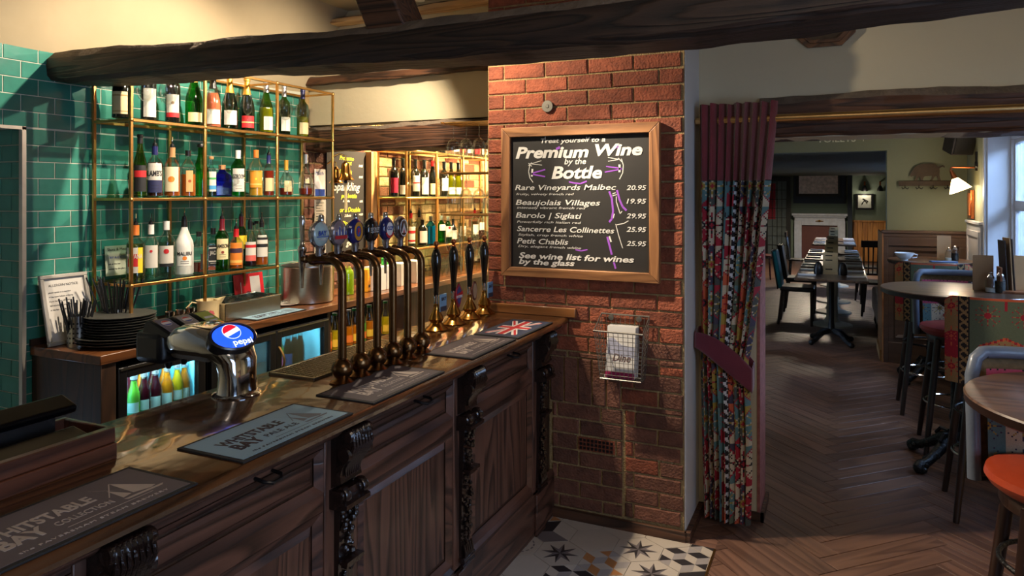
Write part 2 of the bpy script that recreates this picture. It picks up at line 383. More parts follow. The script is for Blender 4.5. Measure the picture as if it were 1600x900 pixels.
# encaustic hexagon tiles by the bar
tw = mat('tile_cream', (178, 166, 152), .45, var=.05, bump=.05, rnd=.05); tg = mat('tile_mid_grey', (106, 98, 98), .45, var=.08)
tb = mat('tile_charcoal', (44, 40, 42), .45, var=.08); to = mat('tile_ochre', (166, 112, 66), .45, var=.1); tl = mat('tile_light_grey', (150, 142, 138), .45, var=.06)
tmats = [tw, tg, tb, to, tl]
S = .1225
def hexpts(r): return [(r*math.cos(R(60*i)), r*math.sin(R(60*i))) for i in range(6)]
def hextile(kind):
    m = MB(); m.prism(hexpts(S-.0015), 0, .011, 0); z = .0112; r = S-.004
    def poly(p, c): m.add([(x, y, z) for x, y in p], [tuple(range(len(p)))], c)
    P = lambda rad, deg: (rad*math.cos(R(deg)), rad*math.sin(R(deg)))
    if kind == 'star':
        for i in range(8):
            a = i*45+22; poly([(0, 0), P(r*.30, a-22.5), P(r*.76, a)], 2 if i % 2 else 1); poly([(0, 0), P(r*.76, a), P(r*.30, a+22.5)], 1 if i % 2 else 2)
    elif kind == 'bigcube':
        h = hexpts(r); poly([(0, 0), h[5], h[0], h[1]], 0); poly([(0, 0), h[1], h[2], h[3]], 2); poly([(0, 0), h[3], h[4], h[5]], 1)
    elif kind in ('cubes', 'ochre'):
        q = r*.5; cc = ((3, 4, 0), (0, 4, 2))[kind == 'cubes']; H_ = hexpts(r)
        def inhex(P_):
            for i in range(6):
                A, B = Vector(H_[i]), Vector(H_[(i+1) % 6]); e = B-A; out = []
                for k in range(len(P_)):
                    p0, p1 = Vector(P_[k-1]), Vector(P_[k]); s0 = e.x*(p0.y-A.y)-e.y*(p0.x-A.x); s1 = e.x*(p1.y-A.y)-e.y*(p1.x-A.x)
                    if (s0 >= 0) != (s1 >= 0): out.append(tuple(p0+(p1-p0)*(s0/(s0-s1))))
                    if s1 >= 0: out.append(tuple(p1))
                P_ = out
                if len(P_) < 3: return None
            return P_
        for i in range(-2, 3):
            for j in range(-3, 4):
                cx, cy = 1.5*q*i, 1.732*q*(j+i/2)+q*.0; hh = [(cx+q*math.cos(R(60*k)), cy+q*math.sin(R(60*k))) for k in range(6)]
                for pp, c in (([(cx, cy), hh[5], hh[0], hh[1]], cc[0]), ([(cx, cy), hh[1], hh[2], hh[3]], cc[1]), ([(cx, cy), hh[3], hh[4], hh[5]], cc[2])):
                    pq = inhex(pp)
                    if pq: poly(pq, c)
    elif kind == 'scroll':
        for rad in (.35, .62):
            for i in range(16):
                a0, a1 = i*22.5, i*22.5+15; poly([P(r*rad, a0), P(r*rad+.008, a0), P(r*rad+.008, a1), P(r*rad, a1)], 1)
        for i in range(6): poly([(0, 0), P(r*.22, i*60-12), P(r*.3, i*60), P(r*.22, i*60+12)], 1)
    elif kind == 'slant':
        h = hexpts(r); poly([h[0], h[1], h[2]], 4); poly([h[0], h[2], (0, 0)], 1)
    return m.mesh('floor_tile', tmats)
kinds = {k: hextile(k) for k in ('star', 'bigcube', 'cubes', 'ochre', 'scroll', 'slant', 'plain')}
tbed = slab('floor_tile_bed', -1.36, X0, .3, 3.42, -.012, -.004, mat('tile_bed', (84, 74, 66), .9), parent=floor)
hexrot = R(30)
c0 = Vector((-1.161, 3.053, 0))
order = {(0, 0): 'star', (1, 0): 'ochre', (2, 0): 'star', (0, 1): 'plain', (-1, 1): 'bigcube', (1, 1): 'star', (2, 1): 'cubes', (-1, 0): 'scroll', (0, -1): 'plain', (1, -1): 'cubes', (2, -1): 'cubes', (3, -1): 'plain', (0, 2): 'plain', (1, 2): 'slant', (-1, 2): 'slant'}
u1 = Vector((S*1.732, 0)); v1 = Vector((S*.866, S*1.5))
_k = list(kinds)
for i in range(-9, 10):
    for j in range(-12, 13):
        p = u1*i + v1*j; x, y = c0.x+p.x, c0.y+p.y
        if not (-1.42 < x < X0+.1 and .5 < y < 3.5): continue
        kind = order.get((i, j), _k[(i*5+j*3) % 7])
        inside = -1.40 < x-S and x+S < X0 and y+S < 3.41
        me = kinds[kind]
        if not inside:
            bm = bmesh.new(); bm.from_mesh(me); bm.transform(Matrix.Translation((x, y, 0)) @ Matrix.Rotation(hexrot, 4, 'Z'))
            for co, no in (((X0, 0, 0), (1, 0, 0)), ((0, 3.408, 0), (0, 1, 0)), ((-1.4, 0, 0), (-1, 0, 0))):
                bmesh.ops.bisect_plane(bm, geom=bm.verts[:]+bm.edges[:]+bm.faces[:], plane_co=co, plane_no=no, clear_outer=True)
            if len(bm.faces) < 3: bm.free(); continue
            bm.transform(Matrix.Translation((-x, -y, 0)))
            m2 = bpy.data.meshes.new('floor_tile'); bm.to_mesh(m2); bm.free()
            for q in tmats: m2.materials.append(q)
            ob('floor_tile', m2, floor, (x, y, -.0115))
        else: ob('floor_tile', me, floor, (x, y, -.0115), (0, 0, hexrot))
slab('threshold_strip', X0-.004, X0+.006, .4, 3.38, -.012, .003, brass, parent=floor)

# ------------------------------------------------------------------ left wall with green tiles and a doorway behind the bar
wl = MB()
wl.box(-3.6, -3.35, -2.0, .9, -.012, 2.9); wl.box(-3.6, -3.35, .9, 2.0, 1.946, 2.9); wl.box(-3.6, -3.35, 2.0, 6.6, -.012, 2.9)
wall_left = wl.build('wall_left', grout); tag(wall_left, 'back bar wall covered in glossy green brick tiles', 'wall', kind='structure')
wr = MB().box(-4.4, -3.6, 2.0, 2.2, -.012, 2.2).box(-4.4, -3.6, .7, .9, -.012, 2.2).box(-4.4, -4.3, .9, 2.0, -.012, 2.2).box(-4.4, -3.6, .9, 2.0, 1.95, 2.05).build('wall_left_recess', grout)
tag(wr, 'tiled recess of the doorway behind the bar', 'wall', kind='structure')
CH, CW = .0755, .153
def tiles(parent, org, rot, ua, ub, va, vb, joint, zref, skip=None):
    k = int((va-zref)/CH)-2
    while zref+k*CH < vb:
        z0, z1 = zref+k*CH, zref+(k+1)*CH
        if z1 > va:
            off = joint+(CW/2 if k % 2 else 0); n = int((ua-off)/CW)-2
            while off+n*CW < ub:
                a, b = max(ua, off+n*CW), min(ub, off+(n+1)*CW); c, d = max(va, z0), min(vb, z1)
                if a < b and c < d and not (skip and skip((a+b)/2, (c+d)/2)):
                    piece('tile', parent, a, b, c, d, org, rot, .003, .0015, tile_m, gap=.0042, tilt=.005)
                n += 1
        k += 1
tiles(wall_left, (-3.35, 0, 0), FX, 1.76, 3.84, 1.95, 2.33, 1.909, 2.247)
tiles(wall_left, (-3.35, 0, 0), FX, 2.003, 3.84, .93, 1.95, 1.909, 2.247)
tiles(wall_left, (-3.35, 0, 0), FX, 2.0, 2.045, .45, .93, 1.909, 2.247)
tiles(wr, (0, 1.999, 0), FY, -3.62, -3.352, .5, 1.946, -3.36, 2.247)
MB().box(-3.362, -3.338, 1.985, 2.003, 0, 1.95).box(-3.362, -3.338, 1.5, 2.003, 1.937, 1.952).build('edge_trim', mat('trim_steel', (206, 200, 190), .35, .7), wall_left)
# dark brick beyond the tiles, then bright brick behind the second shelf unit
def bricks(parent, org, rot, ua, ub, va, vb, joint, zref, ml, pitch=.234, ch=.078, skip=None, gap=.010, depth=.0085, name='brick'):
    k = int((va-zref)/ch)-2
    while zref+k*ch < vb:
        z0, z1 = zref+k*ch, zref+(k+1)*ch
        if z1 > va+.01:
            off = joint+(pitch/2 if k % 2 else 0)+random.uniform(-.006, .006); n = int((ua-off)/pitch)-2
            while off+n*pitch < ub:
                a, b = max(ua, off+n*pitch), min(ub, off+(n+1)*pitch); c, d = max(va, z0), min(vb, z1)
                if b-a > .02 and d-c > .02 and not (skip and skip((a+b)/2, (c+d)/2)):
                    m = ml if not callable(ml) else ml((a+b)/2, (c+d)/2)
                    piece(name, parent, a, b, c, d, org, rot, depth, .004, m, jit=.0022, var=random.randrange(5), gap=gap, tilt=.012)
                n += 1
        k += 1
MB().box(-3.35, -3.345, 3.84, 6.6, .9, 2.5).build('mortar_bed', mortar, wall_left)
bricks(wall_left, (-3.345, 0, 0), FX, 3.84, 4.53, .95, 2.1, 3.84, 2.251, brick_d)
bricks(wall_left, (-3.345, 0, 0), FX, 4.62, 6.55, .95, 2.12, 4.6, 2.251, lambda u, v: random.choice((brick_o, brick_o, brick_m)))
# ------------------------------------------------------------------ wall behind the bar (over a beam), further end, right part
slab('wall_bar_end', -3.6, -1.6, 6.55, 6.8, -.012, 2.9, creamwall, 'cream wall closing the far end of the bar', cat='wall')
slab('wall_over_bar', -3.4, -1.70, 3.9, 4.06, 2.12, 2.9, creamwall, 'cream wall over the dark beam behind the bar', cat='wall')
cw = MB(); cw.box(-.667, -.36, 3.77, 4.05, -.012, 2.9).box(-.36, 1.2, 3.77, 4.05, 1.925, 2.9).box(1.2, 2.2, 3.77, 4.05, -.012, 2.9)
tag(cw.build('wall_middle', creamwall), 'cream wall with the wide opening to the dining room', 'wall', kind='structure')
slab('wall_back', -3.6, 2.2, -2.2, -2.0, -.012, 2.9, creamwall, 'cream wall behind the viewpoint', cat='wall')
def wall_with_window(name, x0, x1, y0, y1, z1, wy0, wy1, wz0, wz1, m, label):
    b = MB(); b.box(x0, x1, y0, wy0, -.012, z1).box(x0, x1, wy1, y1, -.012, z1).box(x0, x1, wy0, wy1, -.012, wz0).box(x0, x1, wy0, wy1, wz1, z1)
    return tag(b.build(name, m), label, 'wall', kind='structure')
wall_with_window('wall_front_right', 2.0, 2.25, -2, 4.0, 2.9, -.3, 1.5, .8, 2.3, creamwall, 'cream wall with a window to the right of the bar')
wall_with_window('wall_middle_right', 1.12, 1.42, 4.05, 8.0, 2.45, 4.5, 7.0, .85, 2.14, olive, 'olive wall with the big white window in the dining room')
slab('wall_middle_left', -1.2, -1.0, 4.05, 8.0, -.012, 2.45, olive, 'olive wall on the far side of the curtain', cat='wall')
wa = MB(); wa.box(.44, 1.42, 8.0, 8.2, -.012, 2.45).box(-1.2, .44, 8.0, 8.2, 2.078, 2.45)
tag(wa.build('wall_dining', olive), 'olive wall with the boar coat rack and the opening to the far room', 'wall', kind='structure')
slab('ceiling_middle', -1.2, 1.42, 4.05, 8.2, 2.45, 2.6, whitewall, 'white ceiling of the dining room', cat='ceiling')
slate = mat('slate_green_paint', (112, 126, 112), .85, var=.04)
slab('ceiling_far', -2.0, 1.7, 8.2, 19.3, 2.08, 2.3, mat('dark_green_ceiling', (62, 70, 66), .85), 'dark green low ceiling of the far room', cat='ceiling')
slab('wall_far', -2.0, 1.7, 19.05, 19.3, -.012, 2.2, slate, 'slate green wall with the fireplace', cat='wall')
slab('wall_far_left', -2.0, -1.75, 8.2, 19.3, -.012, 2.2, slate, 'slate green left wall of the far room', cat='wall')
slab('wall_far_left_return', -1.75, -1.2, 8.2, 8.35, -.012, 2.2, slate, 'slate green return wall', cat='wall')
wall_with_window('wall_far_right', 1.2, 1.5, 8.2, 19.3, 2.2, 11.5, 15.8, .8, 1.95, slate, 'slate green right wall of the far room')
# ceiling over the bar: steep plaster slope from the tiled wall, then flat
cs = MB(); cs.grid(lambda u, v: (-3.36+.36*u+.012*math.sin(v*17+u*3), -2+10*v, 2.325+.58*u+.02*math.sin(v*11)+.012*math.sin(v*29+u*6)), 6, 60)
cs.box(-3.05, 2.3, -2.2, 6.8, 2.88, 3.0).box(-3.7, -3.3, -2.2, 6.8, 2.9, 3.0)
ce = cs.build('ceiling', plaster, smooth=True); tag(ce, 'uneven cream plaster ceiling sloping up from the tiled wall', 'ceiling', kind='structure')
# ------------------------------------------------------------------ brick pier
pier = MB().box(-1.71, -.667, 3.415, 3.9, -.012, 2.9).build('brick_pier', [mortar]); tag(pier, 'red brick pier at the end of the bar carrying the chalkboard', 'pillar', kind='structure')
zs0, zs1, xs = .583, .817, -.9605
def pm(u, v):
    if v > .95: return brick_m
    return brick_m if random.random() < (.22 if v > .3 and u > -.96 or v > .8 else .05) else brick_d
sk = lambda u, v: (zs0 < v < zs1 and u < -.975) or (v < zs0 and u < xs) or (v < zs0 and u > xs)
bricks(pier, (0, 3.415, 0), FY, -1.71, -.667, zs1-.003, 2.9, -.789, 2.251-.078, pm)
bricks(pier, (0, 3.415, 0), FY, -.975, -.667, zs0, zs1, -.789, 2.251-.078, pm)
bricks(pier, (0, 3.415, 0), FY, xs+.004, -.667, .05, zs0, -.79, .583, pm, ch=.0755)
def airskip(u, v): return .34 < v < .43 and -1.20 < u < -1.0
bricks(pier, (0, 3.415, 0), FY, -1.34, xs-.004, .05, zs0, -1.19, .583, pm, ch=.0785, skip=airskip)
for i in range(5):
    a = -1.35+i*.075; piece('brick', pier, a, a+.075, zs0, zs1, (0, 3.415, 0), FY, .011, .004, brick_d, jit=.002, gap=.009)
for a_, b_ in ((-1.34, -1.203), (-.998, -.966)): piece('brick', pier, a_, b_, .347, .4255, (0, 3.415, 0), FY, .0085, .004, brick_d, jit=.002, gap=.008)
ab = MB(); ab.box(-1.195, -1.005, 3.405, 3.412, .355, .42)
for i in range(9):
    for j in range(3): ab.box(-1.187+i*.02, -1.175+i*.02, 3.4, 3.406, .362+j*.02, .374+j*.02, 1)
ab.build('air_brick', [brick_m, blackp], pier)
# left side and right side of the pier
bricks(pier, (-1.71, 3.9, 0), Euler((R(90), 0, R(-90))), .02, .46, .95, 2.9, .1, 2.251, brick_m)
MB().box(-.667, -.660, 3.425, 3.775, -.012, 2.9).build('plaster_side', whitewall, pier)
stud = MB().lathe([(.001, -.010), (.028, -.010), (.031, -.002), (.029, .0005), (.010, .001), (.008, .004), (.001, .004)], 24, ax='y').build('wall_plug_cover', mat('dull_zinc', (112, 108, 98), .6, .5), None, True, loc=tuple(onY(855, 166, 3.392)), rot=(0, 0, PI))
tag(stud, 'small round metal blanking disc on the bricks over the chalkboard', 'disc')
slab('skirting', -1.36, -.655, 3.385, 3.41, -.01, .045, oldbeam2, parent=pier)
slab('skirting', -.662, -.635, 3.39, 3.77, -.01, .045, oldbeam2, parent=pier)
# ------------------------------------------------------------------ beams
dust = mat('dusty_oak', (104, 90, 76), .9, var=.3, scale=14, bump=.6, bscale=60)
def beam(name, pts, w_, m, label, amp=.006, cham=.02, seed=1, nx=60):
    """pts: (x, zbottom, ztop, yfront); runs along X"""
    rr = random.Random(seed); b = MB()
    ph = [rr.uniform(0, 6) for _ in range(12)]
    def val(x, k):
        for p, q in zip(pts, pts[1:]):
            if p[0] <= x <= q[0]:
                t = (x-p[0])/(q[0]-p[0]); t = t*t*(3-2*t); return p[k]*(1-t)+q[k]*t
        return pts[-1][k]
    xa, xb = pts[0][0], pts[-1][0]; vs = []; fs = []; c = cham; b_mi = []
    for i in range(nx+1):
        x = xa+(xb-xa)*i/nx; zb, zt, yf = val(x, 1), val(x, 2), val(x, 3)
        sec = [(yf, zb+c), (yf-.002, (zb+zt)/2), (yf+.002, zt-c*2.0), (yf+c*1.9, zt-.004), (yf+w_-c, zt), (yf+w_, zt-c), (yf+w_, zb+c), (yf+w_-c, zb), (yf+c, zb)]
        for k, (y, z) in enumerate(sec):
            n = amp*(math.sin(x*7+ph[k])+.6*math.sin(x*19+ph[(k+3) % 12])+.4*math.sin(x*41+ph[(k+5) % 12]))
            vs.append((x, y+n*.6, z+n))
    q = 9
    for i in range(nx):
        for k in range(q):
            j = (k+1) % q; fs.append((i*q+k, (i+1)*q+k, (i+1)*q+j, i*q+j)); b_mi.append(1 if k == 2 else 0)
    fs += [tuple(range(q)), tuple(nx*q+k for k in range(q-1, -1, -1))]
    b.add(vs, fs); b.m = b_mi+[0, 0]; o = b.build(name, [m, dust], None, True); return tag(o, label, 'beam', kind='structure')
beam('ceiling_beam', [(-3.352, 2.178, 2.318, 2.10), (-3.2, 2.160, 2.315, 2.10), (-2.3, 2.150, 2.285, 2.10), (-1.75, 2.128, 2.266, 2.10), (-1.1, 2.112, 2.262, 2.095), (-.45, 2.106, 2.272, 2.09), (-.2, 2.116, 2.282, 2.09), (.15, 2.132, 2.31, 2.09), (.5, 2.142, 2.33, 2.09), (2.0, 2.15, 2.34, 2.09)], .23, oldbeam, 'large dark old oak ceiling beam crossing above the bar', seed=3, cham=.02, amp=.0032, nx=120)
beam('bar_beam', [(-3.345, 1.945, 2.10, 3.86), (-2.5, 1.935, 2.11, 3.86), (-1.72, 1.925, 2.12, 3.86)], .18, oldbeam2, 'brown oak beam behind the bar under the cream wall', seed=5, cham=.014)
beam('opening_lintel', [(-.36, 1.925, 2.13, 3.72), (.2, 1.93, 2.14, 3.72), (.7, 1.92, 2.13, 3.72), (1.2, 1.925, 2.13, 3.72)], .34, oldbeam2, 'dark oak lintel over the opening behind the brass curtain rod', seed=9, cham=.02, amp=.003)
beam('wall_plate_low', [(-3.345, 2.39, 2.45, 3.84), (-1.72, 2.405, 2.46, 3.84)], .06, oldbeam2, 'thin oak wall plate along the cream wall just above the big beam', seed=12, cham=.006, amp=.003)
beam('wall_plate_high', [(-3.2, 2.78, 2.82, 3.80), (-1.72, 2.80, 2.845, 3.80)], .1, wood('pale_batten', (176, 130, 86), (226, 190, 140), .7, (.4, 4, 4), 7), 'pale rough timber batten high on the wall above the big beam', seed=13, cham=.006, amp=.003)
st = MB(); st.T = Matrix.Translation((-1.475, 2.12, 2.245)) @ Matrix.Rotation(R(-24), 4, 'Y')
st.box(-.075, .075, 0, .17, -.03, .72); tag(st.build('ceiling_strut', oldbeam2, bevel=.008), 'dark oak strut rising from the big ceiling beam', 'strut', kind='structure')
# two spot heads on a bar under the ceiling
for i, (px, py) in enumerate(((625, 6), (656, 1))):
    p = onY(px, py, 2.83); h = empty('spot_lamp', (p.x, p.y, p.z), 0, 'small black ceiling spotlight head '+('next to the oak strut' if i == 0 else 'between the other spot and the pier'), 'spotlight', 'spotlights above the beam')
    m_ = MB(); m_.lathe([(.026, .0), (.028, .004), (.028, .075), (.018, .092), (.001, .095)], 16); m_.build('lamp_housing', blackp, h, True)
    MB().tube([(0, 0, .09), (0, 0, 2.88-p.z)], .006).build('lamp_stem', blackp, h)
# picture with clipped corners above the opening
pf = empty('octagonal_picture', (-.06, 3.765, 2.36), 0, 'carved brown octagonal frame hung high on the cream wall', 'picture')
oct_ = [(-.075, 0), (.075, 0), (.135, .06), (.135, .2), (.075, .26), (-.075, .26), (-.135, .2), (-.135, .06)]
fm = MB(Matrix.Rotation(R(90), 4, 'X'))
for i in range(8):
    a, b = oct_[i], oct_[(i+1) % 8]; q = lambda p, k: (p[0]*k, .13+(p[1]-.13)*k)
    for k0, k1, z0, z1 in ((1, .86, .0, .016), (.86, .74, .0, .026)):
        fm.prism([q(a, k0), q(b, k0), q(b, k1), q(a, k1)], z0, z1)
fm.build('picture_frame', wood('walnut_frame', (62, 34, 18), (128, 82, 48), .35, (4, 4, 4), 8), pf)
MB(Matrix.Rotation(R(90), 4, 'X')).prism([(p[0]*.76, .13+(p[1]-.13)*.76) for p in oct_], 0, .008).build('picture_panel', mat('faded_print', (92, 70, 44), .5, var=.3, scale=30), pf)
# ================================================================== FRONT COUNTER
topwood = wood('polished_counter_oak', (44, 26, 14), (88, 54, 29), .18, (5, .45, 5), 7, coat=.8, bump=.12, wave=14)
frontwood = wood('stained_oak', (38, 24, 19), (100, 67, 52), .45, (4, 4, .32), 13, coat=.15, bump=.3)
railwood = wood('stained_oak_rail', (38, 24, 19), (96, 63, 49), .40, (4, .32, 4), 12, coat=.2, bump=.3)
carved = mat('varnished_carving', (30, 19, 16), .22, var=.3, scale=30, bump=.3, bscale=90, coat=.5)
darkwood = wood('dark_back_bar_oak', (36, 22, 14), (66, 42, 26), .5, (4, 4, .5), 8, bump=.2)
ZC = 1.02
ctr = empty('bar_counter', (0, 0, 0), 0, 'long dark oak bar counter with polished top and carved front', 'counter')
tp = MB(); prof = [(-1.83, .985), (-1.29, .982), (-1.262, .984), (-1.248, .992), (-1.244, 1.004), (-1.249, 1.014), (-1.26, ZC), (-1.83, ZC)]
tp.T = Matrix(((1, 0, 0, 0), (0, 0, 1, 0), (0, 1, 0, 0), (0, 0, 0, 1)))
tp.prism([(x, z) for x, z in prof][::-1], -.9, 3.405); tp.build('counter_top', topwood, ctr, True)
e = MB(); e.T = tp.T
e.prism([(-1.345, .982), (-1.345, .95), (-1.30, .955), (-1.285, .968), (-1.275, .982)], -.9, 3.40); e.build('cornice_moulding', railwood, ctr)
MB().box(-1.79, -1.352, -.9, 3.405, 0, .985).build('carcass', darkwood, ctr)
CY = [.955, 1.685, 2.43, 3.20]   # corbels
fr = MB(); fr.box(-1.352, -1.325, -.9, 3.405, 0, .20); fr.build('plinth_board', railwood, ctr, bevel=.004)
pm_ = MB(); pm_.T = tp.T; pm_.prism([(-1.325, .20), (-1.325, .215), (-1.338, .235), (-1.345, .235), (-1.345, .2)], -.9, 3.40); pm_.build('plinth_moulding', railwood, ctr)
MB().box(-1.352, -1.330, -.9, 3.405, .925, .955).build('top_rail', railwood, ctr, bevel=.003)
MB().box(-1.352, -1.330, -.9, 3.405, .745, .80).build('middle_rail', railwood, ctr, bevel=.003)
ends = [CY[0]-.73]+CY
for i, y in enumerate(CY):
    MB().box(-1.352, -1.325, y-.075, y+.075, .20, .955).build('stile', frontwood, ctr, bevel=.003)
def frame_strip(m, y0, y1, z0, z1, w_, x0, x1):
    """mitred sloping strip round a panel opening, from plane x0 (outside) down to x1"""
    o_ = [(y0, z0), (y1, z0), (y1, z1), (y0, z1)]; i_ = [(y0+w_, z0+w_), (y1-w_, z0+w_), (y1-w_, z1-w_), (y0+w_, z1-w_)]
    vs = [(x0, a, b) for a, b in o_]+[(x1, a, b) for a, b in i_]
    m.add(vs, [(k, (k+1) % 4, 4+(k+1) % 4, 4+k) for k in range(4)])
for i in range(4):
    ya = (ends[i]+.075) if i else -.2; yb = ends[i+1]-.075 if True else 0
    m = MB(); frame_strip(m, ya, yb, .80, .925, .022, -1.329, -1.346); frame_strip(m, ya+.03, yb-.03, .83, .895, .012, -1.346, -1.338); m.build('frieze_moulding', railwood, ctr)
    MB().box(-1.352, -1.340, ya+.042, yb-.042, .842, .883).build('frieze_panel', railwood, ctr)
    m = MB(); frame_strip(m, ya, yb, .235, .745, .03, -1.331, -1.345); frame_strip(m, ya+.03, yb-.03, .265, .715, .02, -1.349, -1.338); m.build('panel_moulding', railwood, ctr)
    MB().box(-1.352, -1.339, ya+.05, yb-.05, .285, .695).build('front_panel', frontwood, ctr)
    nw = [1, 1, 1, 1][i]
    hk = MB(); yc = (ya+yb)/2+.06; hk.tube([(-1.335, yc-.03, .935), (-1.30, yc-.03, .93), (-1.285, yc-.015, .925), (-1.285, yc+.015, .925), (-1.30, yc+.03, .93), (-1.335, yc+.03, .935)], .005); hk.build('coat_hook', blackp, ctr, True)
rc = random.Random(4)
def corbel_mesh(seed):
    rc = random.Random(seed); m = MB()
    m.lathe([(.001, -.054), (.017, -.052), (.021, -.046)]+[q for k in range(7) for q in ((.017, -.04+k*.0115), (.0225, -.0345+k*.0115))]+[(.021, .046), (.017, .052), (.001, .054)], 16, (-1.266, 0, .958), 'y')
    m2 = MB(); m2.T = Matrix(((1, 0, 0, 0), (0, 0, 1, 0), (0, 1, 0, 0), (0, 0, 0, 1)))
    m2.prism([(-1.33, .975), (-1.255, .975), (-1.25, .94), (-1.262, .90), (-1.285, .865), (-1.292, .84), (-1.288, .82), (-1.33, .80)][::-1], -.048, .048)
    m2.prism([(-1.33, .80), (-1.283, .80), (-1.283, .77), (-1.262, .765), (-1.262, .752), (-1.30, .745), (-1.33, .745)][::-1], -.056, .056)
    m2.prism([(-1.33, .745), (-1.302, .745), (-1.308, .6), (-1.318, .30), (-1.312, .25), (-1.33, .25)][::-1], -.034, .034)
    m.v += m2.v and [] or []; b = len(m.v); m.v += m2.v; m.f += [tuple(b+i for i in f) for f in m2.f]; m.m += m2.m
    for s in (-1, 1):  # volutes and leaf ribs
        m.lathe([(.001, -.004), (.010, -.004), (.014, 0), (.022, .0), (.026, .006), (.026, .018), (.001, .018)][::s], 16, (-1.290, s*.034 if s > 0 else -.048, .785), 'y')
        m.lathe([(.001, 0), (.02, 0), (.024, .012), (.001, .014)], 14, (-1.275, s*.048-.007, .905), 'y')
    for k in range(7):
        y = -.04+k*.0133; m.tube([(-1.252, y, .965), (-1.246, y*1.05, .93), (-1.262, y*.95, .895), (-1.284, y*.8, .862), (-1.286, y*.7, .835)], [.004, .007, .007, .006, .003], 6)
    for k in range(26):
        z = .738-.14*(k/26); wd = .036*(1-.55*k/26); m.ball((-1.297-.006*k/26+rc.uniform(-.004, .008), rc.uniform(-wd, wd), z), rc.uniform(.006, .013), 7)
    m.box(-1.30, -1.272, -.040, .040, .583, .594); m.box(-1.30, -1.280, -.033, .033, .572, .583)
    for k in range(44):
        z = .565-.27*(k/44); wd = .026*(1-.3*math.sin(k*.35)); m.ball((-1.303-.004*rc.random(), rc.uniform(-wd, wd), z), rc.uniform(.005, .011), 6)
    for k in range(5): m.tube([(-1.305, -.028+.014*k, .30), (-1.298, -.028+.014*k, .27), (-1.302, -.028+.014*k, .252)], .005, 6)
    m.lathe([(.001, -.045), (.012, -.045), (.012, .045), (.001, .045)], 10, (-1.306, 0, .243), 'y'); m.lathe([(.001, -.048), (.009, -.048), (.009, .048), (.001, .048)], 10, (-1.306, 0, .222), 'y')
    return m.mesh('carved_corbel', carved, True)
for i, y in enumerate(CY): ob('carved_corbel', corbel_mesh(i+3), ctr, (0, y, 0))
for i, y in enumerate(CY): MB().box(-1.325, -1.312, y-.055, y+.055, 0, .20).build('corbel_block', railwood, ctr, bevel=.003)
MB().box(-1.72, -1.205, 3.386, 3.408, ZC, ZC+.048).build('upstand', wood('upstand_oak', (104, 62, 28), (160, 104, 56), .35, (.5, 5, 5), 8, coat=.4), None, bevel=.004)
tag(bpy.data.objects['upstand'], 'short oak upstand strip where the bar counter meets the brick pier', 'upstand')
# raised till well
well = MB(); well.box(-1.575, -1.557, .2, 1.143, ZC, 1.058).box(-1.585, -1.563, .2, 1.143, 1.058, 1.094).box(-1.75, -1.735, .2, 1.143, ZC, 1.094).box(-1.735, -1.575, 1.13, 1.143, ZC, 1.094)
tw_ = well.build('till_well', [wood('till_oak', (52, 27, 18), (92, 52, 34), .35, (5, .5, 5), 7, coat=.3)], None, bevel=.003); tag(tw_, 'raised dark wooden surround around the till on the counter', 'surround')
till = empty('till', (-1.66, .7, ZC), 0, 'black till with two glossy slabs in the wooden surround', 'till')
MB().box(-.065, .07, -.35, .385, 0, .05).build('till_base', blackp, till, bevel=.006)
gl = mat('black_gloss', (4, 4, 6), .3, var=.1, spec=.15)
m = MB(); m.T = Matrix.Translation((.035, 0, .062)) @ Matrix.Rotation(R(12), 4, 'Y'); m.box(-.03, .035, -.4, .40, -.006, .012); m.build('till_drawer', gl, till, bevel=.006, seg=3)
m = MB(); m.T = Matrix.Translation((-.055, 0, .115)) @ Matrix.Rotation(R(20), 4, 'Y'); m.box(-.03, .035, -.4, .43, -.008, .014); m.build('till_screen', gl, till, bevel=.008, seg=3)
MB().box(-.055, -.03, -.35, .38, .04, .115).build('screen_support', blackp, till)

